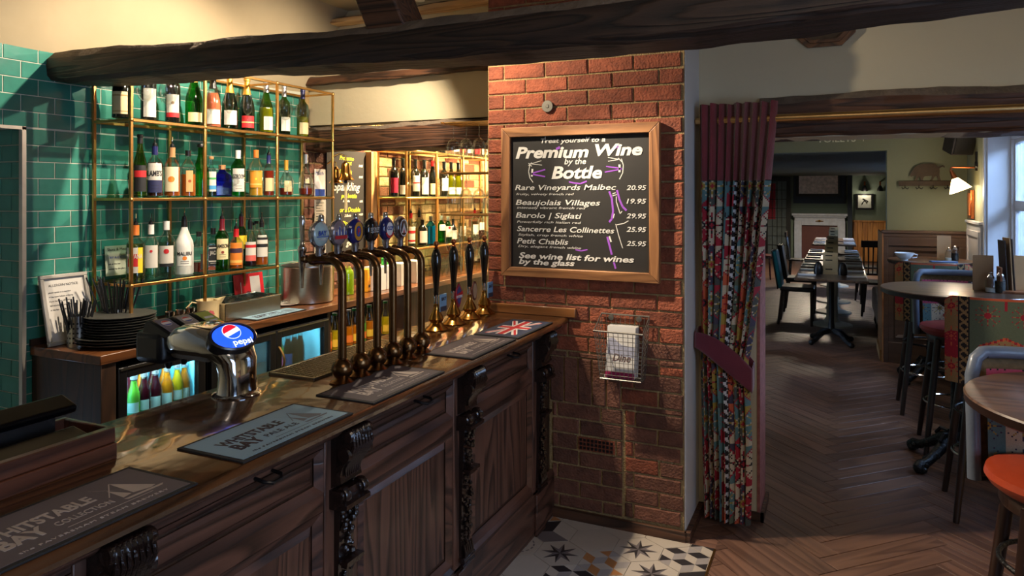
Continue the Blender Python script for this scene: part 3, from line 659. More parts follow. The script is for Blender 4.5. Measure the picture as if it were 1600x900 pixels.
# ------------------------------------------------------------------ bar runners
rub = mat('black_rubber', (26, 25, 26), .75, bump=.3, bscale=300); ink = mat('runner_dark_ink', (40, 22, 30), .7)
cream_ink = mat('runner_cream_ink', (172, 158, 148), .7)
def runner(y0, y1, ground, inkm, label, sub, x0=-1.475, x1=-1.257, z=ZC, words=True, faint=False, rz=0, loc=None):
    r = empty('bar_runner', (x1, y0, z) if loc is None else loc, rz, label, 'bar runner')
    W, D = y1-y0, x1-x0
    MB().box(-D, 0, 0, W, 0, .005).build('rubber_base', rub, r, bevel=.0015)
    MB().box(-D+.011, -.011, .011, W-.011, .005, .0056).build('printed_top', ground, r)
    Z90 = Euler((0, 0, R(90)))
    k = W/.41
    if words:
        text('lettering', 'WHITSTABLE', .050*k, inkm, r, (-.114, .05*k, .0058), Z90, bold=.0014, width=.21*k)
        text('lettering', 'BAY', .060*k, inkm, r, (-.064, .055*k, .0060), Z90, bold=.002, width=.085*k)
        text('lettering', sub, .028*k, inkm, r, (-.072, .155*k, .0058), Z90, width=.115*k)
        text('lettering', 'the FAVERSHAM STEAM BREWERY', .0105*k, ink if not faint else inkm, r, (-.028, .06*k, .0058), Z90, width=.30*k, space=1.2)
        b = MB(); zz = .0061   # sailing barge emblem
        def P(pts): b.add([(x, y, zz) for x, y in pts], [tuple(range(len(pts)))])
        o_ = .29*k
        P([(-.075, o_), (-.135, o_+.005), (-.08, o_+.022)]); P([(-.08, o_+.026), (-.145, o_+.030), (-.165, o_+.032), (-.075, o_+.075), (-.07, o_+.06)]); P([(-.068, o_-.005), (-.060, o_), (-.060, o_+.08), (-.068, o_+.088)])
        P([(-.17, o_-.014), (-.168, o_-.012), (-.10, o_+.033), (-.102, o_+.031)]); P([(-.165, o_+.03), (-.165, o_+.033), (-.10, o_-.012), (-.10, o_-.015)])
        b.build('barge_emblem', inkm if faint else mat('runner_emblem', (92, 98, 106), .7), r)
        MB().box(-.052, -.0508, .16*k, .34*k, .0056, .0059).build('rule', inkm, r)
    return r
grey_g = mat('runner_grey', (92, 82, 86), .7, var=.1, scale=5); blue_g = mat('runner_pale_blue', (128, 160, 178), .7, var=.05, scale=5); dk_g = mat('runner_plum_grey', (70, 60, 66), .7, var=.12, scale=5)
runner(.70, 1.112, grey_g, cream_ink, 'grey bar runner with cream lettering beside the till', 'COLLECTION', faint=True)
runner(1.24, 1.652, blue_g, ink, 'pale blue bar runner with dark lettering for a pale ale', 'PALE ALE')
runner(1.75, 2.172, dk_g, cream_ink, 'plum grey bar runner in front of the bronze taps', 'COLLECTION', faint=True)
runner(2.378, 2.782, dk_g, cream_ink, 'plum grey bar runner next to the union flag runner', 'COLLECTION', faint=True)
uj = runner(2.80, 3.212, mat('runner_navy', (34, 42, 66), .7), cream_ink, 'navy bar runner with a union flag near the brick pier', '', words=False)
uw = mat('flag_white', (206, 200, 196), .7); ur = mat('flag_red', (176, 30, 38), .7)
b = MB(); W_, D_ = .32, .15; ox, oy = -.185, .045
def fl(pts, mi, z): b.add([(ox+y_*D_, oy+x_*W_, z+.0002*math.sin(x_*9)) for x_, y_ in pts], [tuple(range(len(pts)))], mi)
for (p0, p1) in (((0, 0), (1, 1)), ((0, 1), (1, 0))):
    dx = .07; s_ = 1 if p1[1] > p0[1] else -1
    fl([(0, p0[1]-s_*0), (dx, p0[1]), (1, p1[1]-s_*.13), (1, p1[1]), (1-dx, p1[1]), (0, p0[1]+s_*.13)], 0, .0058)
    fl([(0, p0[1]), (.03, p0[1]), (1, p1[1]-s_*.05), (1, p1[1]), (.97, p1[1]), (0, p0[1]+s_*.05)], 1, .0060)
fl([(.40, 0), (.60, 0), (.60, 1), (.40, 1)], 0, .0062); fl([(0, .34), (1, .34), (1, .66), (0, .66)], 0, .0062)
fl([(.44, 0), (.56, 0), (.56, 1), (.44, 1)], 1, .0065); fl([(0, .41), (1, .41), (1, .59), (0, .59)], 1, .0065)
b.build('union_flag', [uw, ur], uj)

# ------------------------------------------------------------------ bronze beer taps
bronze = mat('aged_bronze', (112, 82, 52), .26, 1, var=.25, scale=22)
badge_cols = [('pale_green_lens', (150, 170, 168)), ('smoked_lens', (120, 104, 108)), ('blue_lens', (28, 32, 92)), ('black_lens', (16, 16, 20)), ('navy_lens', (30, 34, 84)), ('brown_lens', (52, 34, 30))]
tapdesc = ['tall bronze beer tap with a pale green round badge, nearest the drip tray end', 'tall bronze beer tap with a smoky badge carrying a red band', 'tall bronze beer tap with a blue badge ringed in gold', 'tall bronze beer tap with an all black badge', 'tall bronze beer tap with a navy badge and red foot', 'tall bronze beer tap with a brown badge in a pale rim']
spec_ = mat('badge_rim', (150, 146, 148), .2, .8); goldp = mat('badge_gold', (196, 142, 40), .35, .3); redp = mat('badge_red', (176, 26, 34), .4); whp = mat('badge_white', (210, 208, 206), .5); bluep = mat('badge_blue', (40, 70, 150), .4)
for i in range(6):
    y = 1.912+i*.0985
    t = empty('beer_tap', (-1.50, y, ZC), 0, tapdesc[i], 'beer tap', 'bronze beer taps in a row')
    MB().lathe([(.001, 0), (.040, 0), (.042, .005), (.030, .012), (.022, .02)], 24).build('tap_flange', bronze, t, True)
    MB().lathe([(.018, .008)]+[(max(.014, .036*math.sin(PI*k/10)), .046-.036*math.cos(PI*k/10)) for k in range(1, 10)]+[(.015, .084)], 24).build('tap_ball', bronze, t, True)
    p_ = [(0, 0, .05), (0, 0, .34)]+[(-.05+.05*math.cos(R(a)), 0, .355+.05*math.sin(R(a))) for a in range(0, 91, 15)]+[(-.085, 0, .405)]
    MB().tube(p_, .0145, 14).build('tap_pipe', bronze, t, True)
    MB().lathe([(.001, -.165), (.013, -.165), (.014, -.15), (.010, -.147), (.010, -.135), (.019, -.13), (.021, -.115), (.019, -.10), (.0155, -.095), (.0155, -.06)], 18, (0, 0, .405), 'x').build('tap_joint', bronze, t, True)
    MB().lathe([(.006, .395), (.007, .40), (.013, .42), (.011, .44), (.014, .452)], 14, (-.098, 0, 0)).build('badge_stem', spec_, t, True)
    # badge: oval lens facing the customer
    bm_ = mat(badge_cols[i][0], badge_cols[i][1], .12, var=.08, coat=.6)
    T = Matrix.Translation((-.098, 0, .492)) @ Matrix.Diagonal((1, .82 if i > 2 else .92, 1, 1))
    MB(T).lathe([(.001, -.014), (.040, -.014), (.046, -.006), (.047, .004), (.042, .010)], 28, ax='x').build('badge_shell', spec_ if i in (0, 1, 5) else bm_, t, True)
    bd = MB(T).lathe([(.0425, .009), (.040, .0125), (.030, .0155), (.015, .0165), (.001, .017)], 28, ax='x').build('badge_face', bm_, t, True)
    g = MB(T)
    def disc(r0, r1, x, mi, n=28, a0=0, a1=360):
        for k in range(n):
            a = R(a0+(a1-a0)*k/n); c = R(a0+(a1-a0)*(k+1)/n)
            g.add([(x, r0*math.cos(a), r0*math.sin(a)), (x, r1*math.cos(a), r1*math.sin(a)), (x, r1*math.cos(c), r1*math.sin(c)), (x, r0*math.cos(c), r0*math.sin(c))], [(0, 1, 2, 3)], mi)
    if i == 2:
        g.T = T @ Matrix.Diagonal((1, .8, 1, 1)); disc(.020, .034, .0175, 0); g.mi = 0; g.T = T @ Matrix.Diagonal((1, .65, 1, 1)); disc(0, .0195, .0176, 2)
        g.build('badge_print', [goldp, redp, bluep], bd); text('lettering', 'F', .03, redp, bd, (-.079, -.008, .482), FX, bold=.001)
    elif i == 1:
        g.box(.0172, .0176, -.036, .036, -.022, -.010, 1)
        for k in range(7): g.box(.0172, .0177, -.030+k*.009, -.025+k*.009, -.008, .004+.008*(k % 3), 3 if k % 2 else 2)
        g.build('badge_print', [goldp, redp, bluep, whp], bd)
    elif i == 0:
        g.box(.0172, .0175, -.034, .034, -.010, -.007, 2); g.build('badge_print', [goldp, redp, bluep], bd)
        text('lettering', 'BAY', .022, bluep, bd, (-.079, -.024, .488), FX, bold=.0006); text('lettering', 'LAGER', .012, whp, bd, (-.079, -.022, .47), FX)
    elif i == 3:
        text('lettering', 'STOUT', .017, whp, bd, (-.079, 0, .49), FX, align='CENTER'); g.box(.0172, .0176, -.03, .03, -.008, -.006, 0); g.build('badge_print', [whp], bd)
    elif i == 4:
        g.T = T @ Matrix.Diagonal((1, 1, 1, 1)); disc(0, .026, .0176, 0); disc(.012, .036, .0174, 1, 10, 205, 335); g.build('badge_print', [whp, redp], bd)
        text('lettering', 'CCP', .02, bluep, bd, (-.079, 0, .488), FX, align='CENTER', bold=.0006)
    else:
        disc(.030, .034, .0174, 0); g.add([(.0178, -.02, -.02), (.0178, .02, -.02), (.0178, .0, .02)], [(0, 1, 2)], 0); g.add([(.018, -.008, -.02), (.018, .008, -.02), (.018, .0, .0)], [(0, 1, 2)], 1); g.build('badge_print', [whp, redp], bd)
    # chrome faucet and lever on the bartender side
    MB().lathe([(.005, .305), (.006, .33), (.0085, .37), (.012, .385), (.012, .425), (.015, .43), (.015, .445), (.009, .452), (.007, .47)], 16, (-.17, 0, 0)).build('tap_nozzle', chrome, t, True)
    MB().lathe([(.006, .455), (.008, .48), (.010, .52), (.011, .548), (.008, .554), (.001, .555)], 16, (-.17, 0, 0)).build('tap_lever', chrome, t, True)
# ------------------------------------------------------------------ hand pumps
clips = [((116, 158, 190), 'pale blue square clip', 'BAY'), ((150, 40, 60), 'red and blue shield clip', 'SPITFIRE'), ((86, 40, 40), 'maroon oval clip', ''), ((110, 152, 186), 'blue square clip by the pier', 'BAY')]
brs = mat('polished_brass', (176, 128, 62), .2, 1, var=.1)
blk = mat('black_handle', (12, 10, 10), .12, coat=.6)
for i in range(4):
    y = 2.83+i*.163
    t = empty('hand_pump', (-1.685, y, ZC), 0, 'black handled brass beer pump with a '+clips[i][1], 'beer pump', 'hand pumps at the end of the bar')
    MB().lathe([(.001, 0), (.056, 0), (.058, .006), (.048, .014), (.036, .022), (.026, .036), (.032, .042), (.036, .052), (.030, .066), (.018, .088), (.012, .11), (.014, .116), (.011, .122)], 26).build('pump_base', brs, t, True)
    MB().lathe([(.010, .12), (.013, .135), (.011, .15), (.014, .16)], 14).build('pump_collar', chrome, t, True)
    MB().lathe([(.011, .158), (.013, .175), (.013, .20), (.016, .235), (.022, .29), (.0245, .32), (.021, .35), (.013, .37), (.010, .374)], 20).build('pump_handle', blk, t, True)
    MB().lathe([(.008, .372), (.012, .378), (.006, .384), (.012, .392), (.013, .40), (.008, .409), (.001, .411)], 14).build('handle_finial', mat('copper_finial', (160, 98, 62), .3, 1), t, True)
    c, _, wd = clips[i]; cm = mat('pump_clip_%d' % i, c, .45)
    if i in (0, 3):
        cb = MB().box(.020, .026, -.006, .052, .085, .165).build('pump_clip', cm, t, bevel=.002); MB().box(.0255, .0268, -.005, .051, .086, .108).build('clip_foot', mat('slate_ink', (52, 58, 72), .5), cb); text('lettering', wd, .022, ink, cb, (.0268, .003, .135), FX, bold=.0006)
    else:
        poly = [(-.010, .0), (.006, -.02), (.024, .0), (.034, .03), (.028, .07), (.006, .095), (-.016, .07), (-.020, .03)] if i == 1 else [(.008+.024*math.cos(R(a)), .04+.048*math.sin(R(a))) for a in range(0, 360, 24)]
        m = MB(Matrix.Translation((.018, .006, .10)) @ FX.to_matrix().to_4x4()); m.prism(poly, 0, .006); cb = m.build('pump_clip', cm, t)
        m = MB(Matrix.Translation((.0245, .006, .10)) @ FX.to_matrix().to_4x4()); m.prism([(x*.8, y_*.8+.008) for x, y_ in poly], 0, .0006); m.build('clip_print', mat('clip_inner_%d' % i, (60, 66, 120) if i == 1 else (176, 150, 120), .45), cb)
        if wd:
            MB(Matrix.Translation((.0255, .006, .10)) @ FX.to_matrix().to_4x4()).add([(-.03, .02, 0), (.042, .036, 0), (.042, .058, 0), (-.03, .042, 0)], [(0, 1, 2, 3)]).build('clip_banner', redp, cb)
            text('lettering', wd, .017, whp, cb, (.0262, -.018, .127), Euler((R(90)+0, 0, R(90))), bold=.0005, width=.06)
# ------------------------------------------------------------------ drip tray
dt = empty('drip_tray', (-1.70, 2.42, ZC), 0, 'perforated steel drip tray on the counter behind the taps', 'drip tray')
stl = mat('tray_steel', (158, 146, 124), .35, 1, var=.1)
MB().box(-.10, .10, -.53, .10, 0, .003).build('tray_base', stl, dt)
m = MB()
for (a, b_, c, d) in ((-.10, -.092, -.53, .10), (.092, .10, -.53, .10), (-.1, .1, -.53, -.522), (-.1, .1, .092, .10)): m.box(a, b_, c, d, 0, .009)
m.build('tray_rim', stl, dt, bevel=.0015)
m = MB()
for k in range(35): m.box(-.092, .092, -.52+k*.0177, -.5165+k*.0177, .004, .0075)
for k in range(9): m.box(-.08+k*.02-.0015, -.08+k*.02+.0015, -.52, .092, .0035, .0068)
g_ = m.build('tray_grid', stl, dt); tag(g_, kind='stuff')
# ------------------------------------------------------------------ chrome soft drink tower
tow = empty('drink_tower', (0, 0, 0), 0, 'curved chrome cola dispenser with a glowing oval badge', 'drink dispenser')
secs = [(-1.715, 1.02, .046, .064, 90), (-1.713, 1.035, .044, .060, 90), (-1.712, 1.08, .040, .058, 92), (-1.716, 1.125, .043, .062, 100), (-1.742, 1.158, .048, .074, 122), (-1.790, 1.178, .052, .080, 150), (-1.85, 1.184, .054, .080, 172), (-1.90, 1.180, .050, .078, 184), (-1.945, 1.172, .044, .072, 190), (-1.96, 1.168, .036, .064, 190)]
vs = []; fs = []; n = 28
for (x, z, h, w_, an) in secs:
    nx, nz = math.cos(R(an-90)), math.sin(R(an-90))
    for k in range(n):
        a = 2*PI*k/n; ca, sa = math.cos(a), math.sin(a); e_ = .62
        pa = math.copysign(abs(ca)**e_, ca)*w_; pb = math.copysign(abs(sa)**e_, sa)*h
        vs.append((x+nx*pb, 1.665+pa, z+nz*pb))
for s_ in range(len(secs)-1):
    for k in range(n): j = (k+1) % n; fs.append((s_*n+k, (s_+1)*n+k, (s_+1)*n+j, s_*n+j))
fs += [tuple(range(n)), tuple((len(secs)-1)*n+k for k in range(n-1, -1, -1))]
MB().add(vs, fs).build('tower_body', chrome, tow, True)
MB().lathe([(.001, 0), (.072, 0), (.074, .005), (.066, .010)], 30, (0, 0, 0)).build('tower_foot', chrome, tow, True, loc=(-1.716, 1.665, ZC))
m = MB(); m.box(-1.95, -1.775, 1.605, 1.725, 1.12, 1.175); m.build('tower_underside', mat('grey_liner', (118, 110, 98), .6), tow, bevel=.02)
T = Matrix.Translation((-1.716, 1.648, 1.201)) @ Matrix.Rotation(R(-16), 4, 'Z') @ Matrix.Rotation(R(40), 4, 'Y') @ Matrix.Diagonal((.66, .92, 1, 1))
MB(T).lathe([(.001, -.03), (.080, -.03), (.086, -.008), (.085, .006), (.079, .010), (.076, .006)], 36).build('badge_rim', mat('dark_rim', (70, 68, 68), .25, .8), tow, True)
blg = mat('lit_badge_blue', (30, 70, 220), .25, emit=(38, 92, 255), estr=.9, var=.05)
bdg = MB(T).lathe([(.077, .004), (.06, .010), (.03, .0135), (.001, .0145)], 36).build('lit_badge', blg, tow, True)
lw_ = mat('lit_badge_white', (230, 236, 255), .3, emit=(235, 242, 255), estr=.9, var=.02); lr_ = mat('lit_badge_red', (200, 20, 40), .3, emit=(215, 24, 46), estr=.8, var=.02)
g = MB(T @ Matrix.Diagonal((1/.70, 1.03, 1, 1)) @ Matrix.Rotation(R(90), 4, 'Z'))
def disc2(g, r, z, mi, cx=0, cy=0, f=None, n=32):
    pts = [(cx+r*math.cos(2*PI*k/n), cy+r*math.sin(2*PI*k/n)) for k in range(n)]
    if f: pts = [p for p in pts if f(p)]
    g.add([(x, y, z) for x, y in pts], [tuple(range(len(pts)))], mi)
disc2(g, .031, .0152, 1, -.004, .012)
disc2(g, .029, .0156, 2, -.004, .012, lambda p: p[1] > .016+.35*(p[0]+.004)); disc2(g, .029, .0156, 0, -.004, .012, lambda p: p[1] < .004+.35*(p[0]+.004))
g.build('badge_print', [blg, lw_, lr_], bdg)
tx = text_mesh('pepsi', .034, lw_, bold=.0004); o_ = ob('lettering', tx, bdg); o_.matrix_local = T @ Matrix.Diagonal((1/.70, 1, 1, 1)) @ Matrix.Rotation(R(90), 4, 'Z') @ Matrix.Translation((-.018, -.045, .0152))
hd = MB(); hd.box(-2.085, -1.955, 1.585, 1.83, 1.10, 1.205); hd.build('dispense_head', blackp, tow, bevel=.022, seg=3)
for i, (c1, c2) in enumerate((((60, 66, 100), 1), ((120, 118, 124), 1), ((150, 166, 70), 0))):
    y = 1.625+i*.08
    m = MB(Matrix(((1, 0, 0, 0), (0, 0, 1, 0), (0, 1, 0, 0), (0, 0, 0, 1)))); m.prism([(-2.06, 1.19), (-2.04, 1.235), (-2.015, 1.24), (-1.915, 1.20), (-1.91, 1.185)], y-.032, y+.032); sw = m.build('flavour_switch', blackp, tow, bevel=.006)
    T2 = Matrix.Translation((-1.963, y, 1.2215)) @ Matrix.Rotation(R(21.8), 4, 'Y')
    MB(T2).box(-.045, .045, -.027, .027, 0, .001).build('switch_label', mat('switch_label_%d' % i, c1, .4), sw)
    g = MB(T2 @ Matrix.Rotation(R(90), 4, 'Z'))
    if c2: disc2(g, .017, .0014, 1, 0, .018); disc2(g, .016, .0018, 2, 0, .018, lambda p: p[1] > .022); disc2(g, .016, .0018, 0, 0, .018, lambda p: p[1] < .014)
    else: g.box(-.018, .018, .0, .012, .001, .0016, 1); g.box(-.014, .018, -.02, -.012, .001, .0016, 1)
    g.build('switch_print', [bluep, whp, redp], sw)
for y in (1.65, 1.71): MB().lathe([(.007, 1.075), (.012, 1.085), (.012, 1.11)], 12, (-2.0, y, 0)).build('dispense_nozzle', blackp, tow, True)
# ================================================================== BACK BAR
ZB = .955
bc = empty('back_counter', (0, 0, 0), 0, 'dark wooden back bar counter with fridges below', 'counter')
MB().box(-3.34, -2.86, 2.02, 6.5, ZB-.042, ZB).build('counter_top', wood('back_counter_top', (66, 38, 20), (116, 70, 38), .3, (5, .5, 5), 7, coat=.35), bc, bevel=.004)
MB().box(-3.34, -2.90, 2.03, 2.06, 0, ZB-.042).build('end_panel', darkwood, bc)
MB().box(-2.905, -2.87, 2.03, 2.10, 0, ZB-.042).build('end_post', darkwood, bc, bevel=.003)
MB().box(-3.34, -3.3, 2.06, 6.5, 0, ZB-.042).build('back_panel', blackp, bc)
MB().box(-3.30, -2.90, 3.55, 3.58, 0, ZB-.042).build('divider', darkwood, bc)
MB().box(-3.30, -2.90, 4.45, 4.48, 0, ZB-.042).build('divider', darkwood, bc)
MB().box(-3.30, -2.88, 3.58, 4.45, .62, .645).build('bottle_shelf', darkwood, bc)
MB().box(-3.30, -2.88, 4.48, 6.5, 0, ZB-.042).build('cupboard', darkwood, bc)
MB().box(-3.345, -3.335, 2.02, 6.5, ZB, ZB+.03).build('counter_upstand', darkwood, bc)
sgl = glass('clear_glass', (236, 242, 240)); fgl = glass('fridge_glass', (225, 236, 238), dirty=.03)
cyan = mat('glowing_fridge_liner', (120, 200, 220), .5, emit=(70, 180, 215), estr=.32, var=.03)  # side walls glow by themselves, imitating the LED light falling on them
led = mat('led_strip', (220, 250, 255), .5, emit=(190, 240, 255), estr=6)
def fridge(y0, y1, label, doors):
    f = empty('bottle_fridge', (-2.9, (y0+y1)/2, .04), 0, label, 'fridge'); a, b = y0-(y0+y1)/2, y1-(y0+y1)/2
    m = MB(); m.box(-.38, -.36, a, b, 0, .84).box(-.38, 0, a, a+.02, 0, .84).box(-.38, 0, b-.02, b, 0, .84).box(-.38, 0, a, b, .82, .84).box(-.38, 0, a, b, 0, .03); m.build('fridge_case', blackp, f)
    MB().box(-.36, -.355, a+.02, b-.02, .03, .82).build('back_liner', mat('fridge_back', (60, 84, 92), .5), f); MB().box(-.355, -.02, b-.026, b-.021, .03, .82).box(-.355, -.02, a+.021, a+.026, .03, .82).build('liner', cyan, f)
    MB().box(-.34, -.03, a+.03, b-.03, .56, .566).build('wire_shelf', steel, f)
    MB().box(-.06, -.045, a+.03, b-.03, .805, .815).build('led_strip', led, f)
    lamp('fridge_light', 'AREA', (-2.95, (y0+y1)/2, .838), 4.5, (.62, .92, 1), .06, (0, R(25), 0), size_y=(b-a)*.8)
    w_ = (b-a)/doors
    for k in range(doors):
        p, q = a+k*w_, a+(k+1)*w_
        m = MB(); m.box(.0, .03, p+.002, p+.045, 0, .84).box(.0, .03, q-.045, q-.002, 0, .84).box(.0, .03, p+.045, q-.045, .79, .84).box(.0, .03, p+.045, q-.045, 0, .05)
        d = m.build('fridge_door', blackp, f, bevel=.003)
        MB().box(.012, .016, p+.045, q-.045, .05, .79).build('door_glass', fgl, d)
        MB().box(.03, .034, p+.01, q-.01, .826, .834).build('door_trim', steel, d)
        if k: MB().tube([(.03, p+.02, .74)]+[(.035+.035*math.sin(R(t)), p+.02, .74-.14*t/180) for t in range(0, 181, 20)]+[(.03, p+.02, .60)], .006).build('door_handle', brass, d, True)
    return f
fridge(2.11, 2.585, 'black glass door fridge full of soft drink bottles, glowing pale blue, nearest the tiled doorway', 1)
fridge(2.62, 3.53, 'black two door fridge glowing pale blue behind the drip tray', 2)
# ------------------------------------------------------------------ brass and glass shelf units
shg = glass('shelf_glass', (216, 238, 230), dirty=.06)
def shelf_unit(Ys, levels, label, low=None, zbot=ZB, xf=-3.06, xb=-3.325, feet=None):
    u = empty('brass_shelf_unit', (0, 0, 0), 0, label, 'shelf unit', 'brass and glass shelf units'); t = .0075
    top = levels[0]
    for i, y in enumerate(Ys):
        zb = zbot if (feet is None or i in feet) else levels[-1]
        for x in (xf, xb):
            MB().box(x-t, x+t, y-t, y+t, zb, top+t).build('post', brass, u, bevel=.002, seg=1)
    for li, z in enumerate(levels):
        a, b = Ys[0], Ys[-1]
        if low and li == len(levels)-1: b = low
        for x in (xf, xb): MB().box(x-t, x+t, a, b, z-t, z+t).build('rail', brass, u, bevel=.002, seg=1)
        for y in Ys:
            if y <= b+.01: MB().box(xb, xf, y-t*.8, y+t*.8, z-t*.8, z+t*.8).build('cross_rail', brass, u); 
            if y <= b+.01:
                MB().ball((xf, y, z), .0125, 10).build('joint', brass, u, True)
        if li: MB().box(xb+.004, xf-.004, a+.004, b-.004, z+t, z+t+.006).build('glass_shelf', shg, u)
    return u
LV = [2.31, 2.00, 1.62, 1.208]
U1 = [2.316, 2.750, 3.285, 3.80]
shelf_unit(U1, LV, 'brass framed glass shelf unit of spirits on the green tiles', low=3.285)
U2 = [4.69, 5.145, 5.61, 6.05, 6.46]
shelf_unit(U2, [2.31, 1.985, 1.61, 1.206], 'brass framed glass shelf unit of wine on the lit brick wall')
SH = .0136
# ------------------------------------------------------------------ bottles
G = {'green': glass('green_glass', (70, 190, 90)), 'dark': mat('dark_bottle_glass', (14, 16, 12), .08, coat=.6), 'olive': glass('olive_glass', (168, 180, 90)), 'clear': glass('bottle_glass', (244, 250, 248)), 'dgreen': glass('bottle_green_glass', (64, 120, 66)),
     'blue': glass('cobalt_glass', (50, 80, 225)), 'teal': glass('teal_glass', (90, 200, 220)), 'white': mat('white_bottle', (226, 224, 218), .25, coat=.4), 'brown': glass('brown_glass', (90, 40, 14)), 'yellow': glass('yellow_glass', (226, 200, 60))}
def liq(name, c, a=.0):
    return mat('liquid_'+name, c, .12, var=.05, coat=.3) if not a else glass('liquid_'+name, c, dirty=.01)
LQ = {'amber': liq('amber', (176, 84, 22)), 'gold': liq('gold', (206, 150, 48)), 'rum': liq('rum', (62, 18, 12)), 'rose': liq('rose', (214, 104, 70)), 'pale': liq('pale', (206, 206, 140), 1), 'water': liq('water', (214, 226, 214), 1), 'cognac': liq('cognac', (120, 34, 20)), 'wine': liq('red_wine', (40, 10, 16)), 'lime': liq('lime', (150, 180, 20)), 'orange': liq('orange', (232, 132, 20)), 'yel': liq('yellow', (226, 190, 30)), 'straw': liq('straw', (206, 190, 60)), 'greenl': liq('green_juice', (120, 190, 60)), 'dkred': liq('dark_red', (70, 10, 24)), 'tealq': liq('teal', (60, 160, 180)), 'blk': liq('cola', (26, 12, 10))}
PR = {'wine': [(.86, 0), (1, .012), (1, .60), (.93, .66), (.62, .715), (.40, .75), (.36, .80), (.35, .95), (.40, .955), (.40, .985), (.36, 1)],
      'burg': [(.86, 0), (1, .012), (1, .42), (.94, .50), (.75, .60), (.52, .70), (.38, .80), (.34, .95), (.40, .955), (.40, .985), (.36, 1)],
      'champ': [(.86, 0), (1, .012), (1, .40), (.92, .50), (.72, .60), (.50, .70), (.36, .80), (.33, .93), (.42, .94), (.42, .97), (.36, 1)],
      'spirit': [(.9, 0), (1, .015), (1, .60), (.94, .66), (.70, .73), (.42, .79), (.34, .83), (.34, .96), (.36, 1)],
      'round': [(.8, 0), (1, .03), (1, .50), (.9, .60), (.6, .68), (.36, .76), (.30, .84), (.30, .97), (.33, 1)],
      'malibu': [(.92, 0), (1, .02), (1, .52), (.93, .60), (.60, .72), (.38, .82), (.30, .90), (.28, 1)],
      'flask': [(.7, 0), (.95, .04), (1, .25), (.94, .42), (.60, .56), (.30, .66), (.24, .80), (.26, 1)],
      'juice': [(.9, 0), (1, .02), (1, .50), (.9, .60), (.60, .74), (.48, .85), (.48, .97), (.52, 1)]}
def prof_at(pr, zz):
    for p, q in zip(pr, pr[1:]):
        if p[1] <= zz <= q[1]: return p[0]+(q[0]-p[0])*(zz-p[1])/max(1e-6, q[1]-p[1])
    return pr[-1][0]
foil = {'gold': mat('gold_foil', (206, 158, 62), .35, .7), 'black': mat('black_cap', (18, 16, 18), .35), 'white': mat('white_cap', (214, 212, 206), .4), 'red': mat('red_cap', (170, 20, 28), .35), 'blue': mat('navy_cap', (28, 32, 86), .35), 'orange': mat('orange_cap', (206, 110, 40), .4), 'cork': mat('cork', (170, 124, 80), .8), 'silver': mat('silver_cap', (176, 176, 180), .3, .8), 'wine': mat('burgundy_cap', (100, 18, 34), .35), 'green': mat('green_cap', (20, 120, 50), .35), 'none': None}
def lab(c): return mat('label_%02x%02x%02x' % tuple(c), c, .6, var=.04)
Wl, Cl, Kl, Rl, Ol, Yl, Nl = (200, 195, 184), (198, 180, 136), (22, 22, 24), (186, 28, 34), (226, 128, 40), (236, 196, 40), (34, 38, 78)
inkm = {c: lab(c) for c in (Wl, Cl, Kl, Rl, Ol, Yl, Nl)}
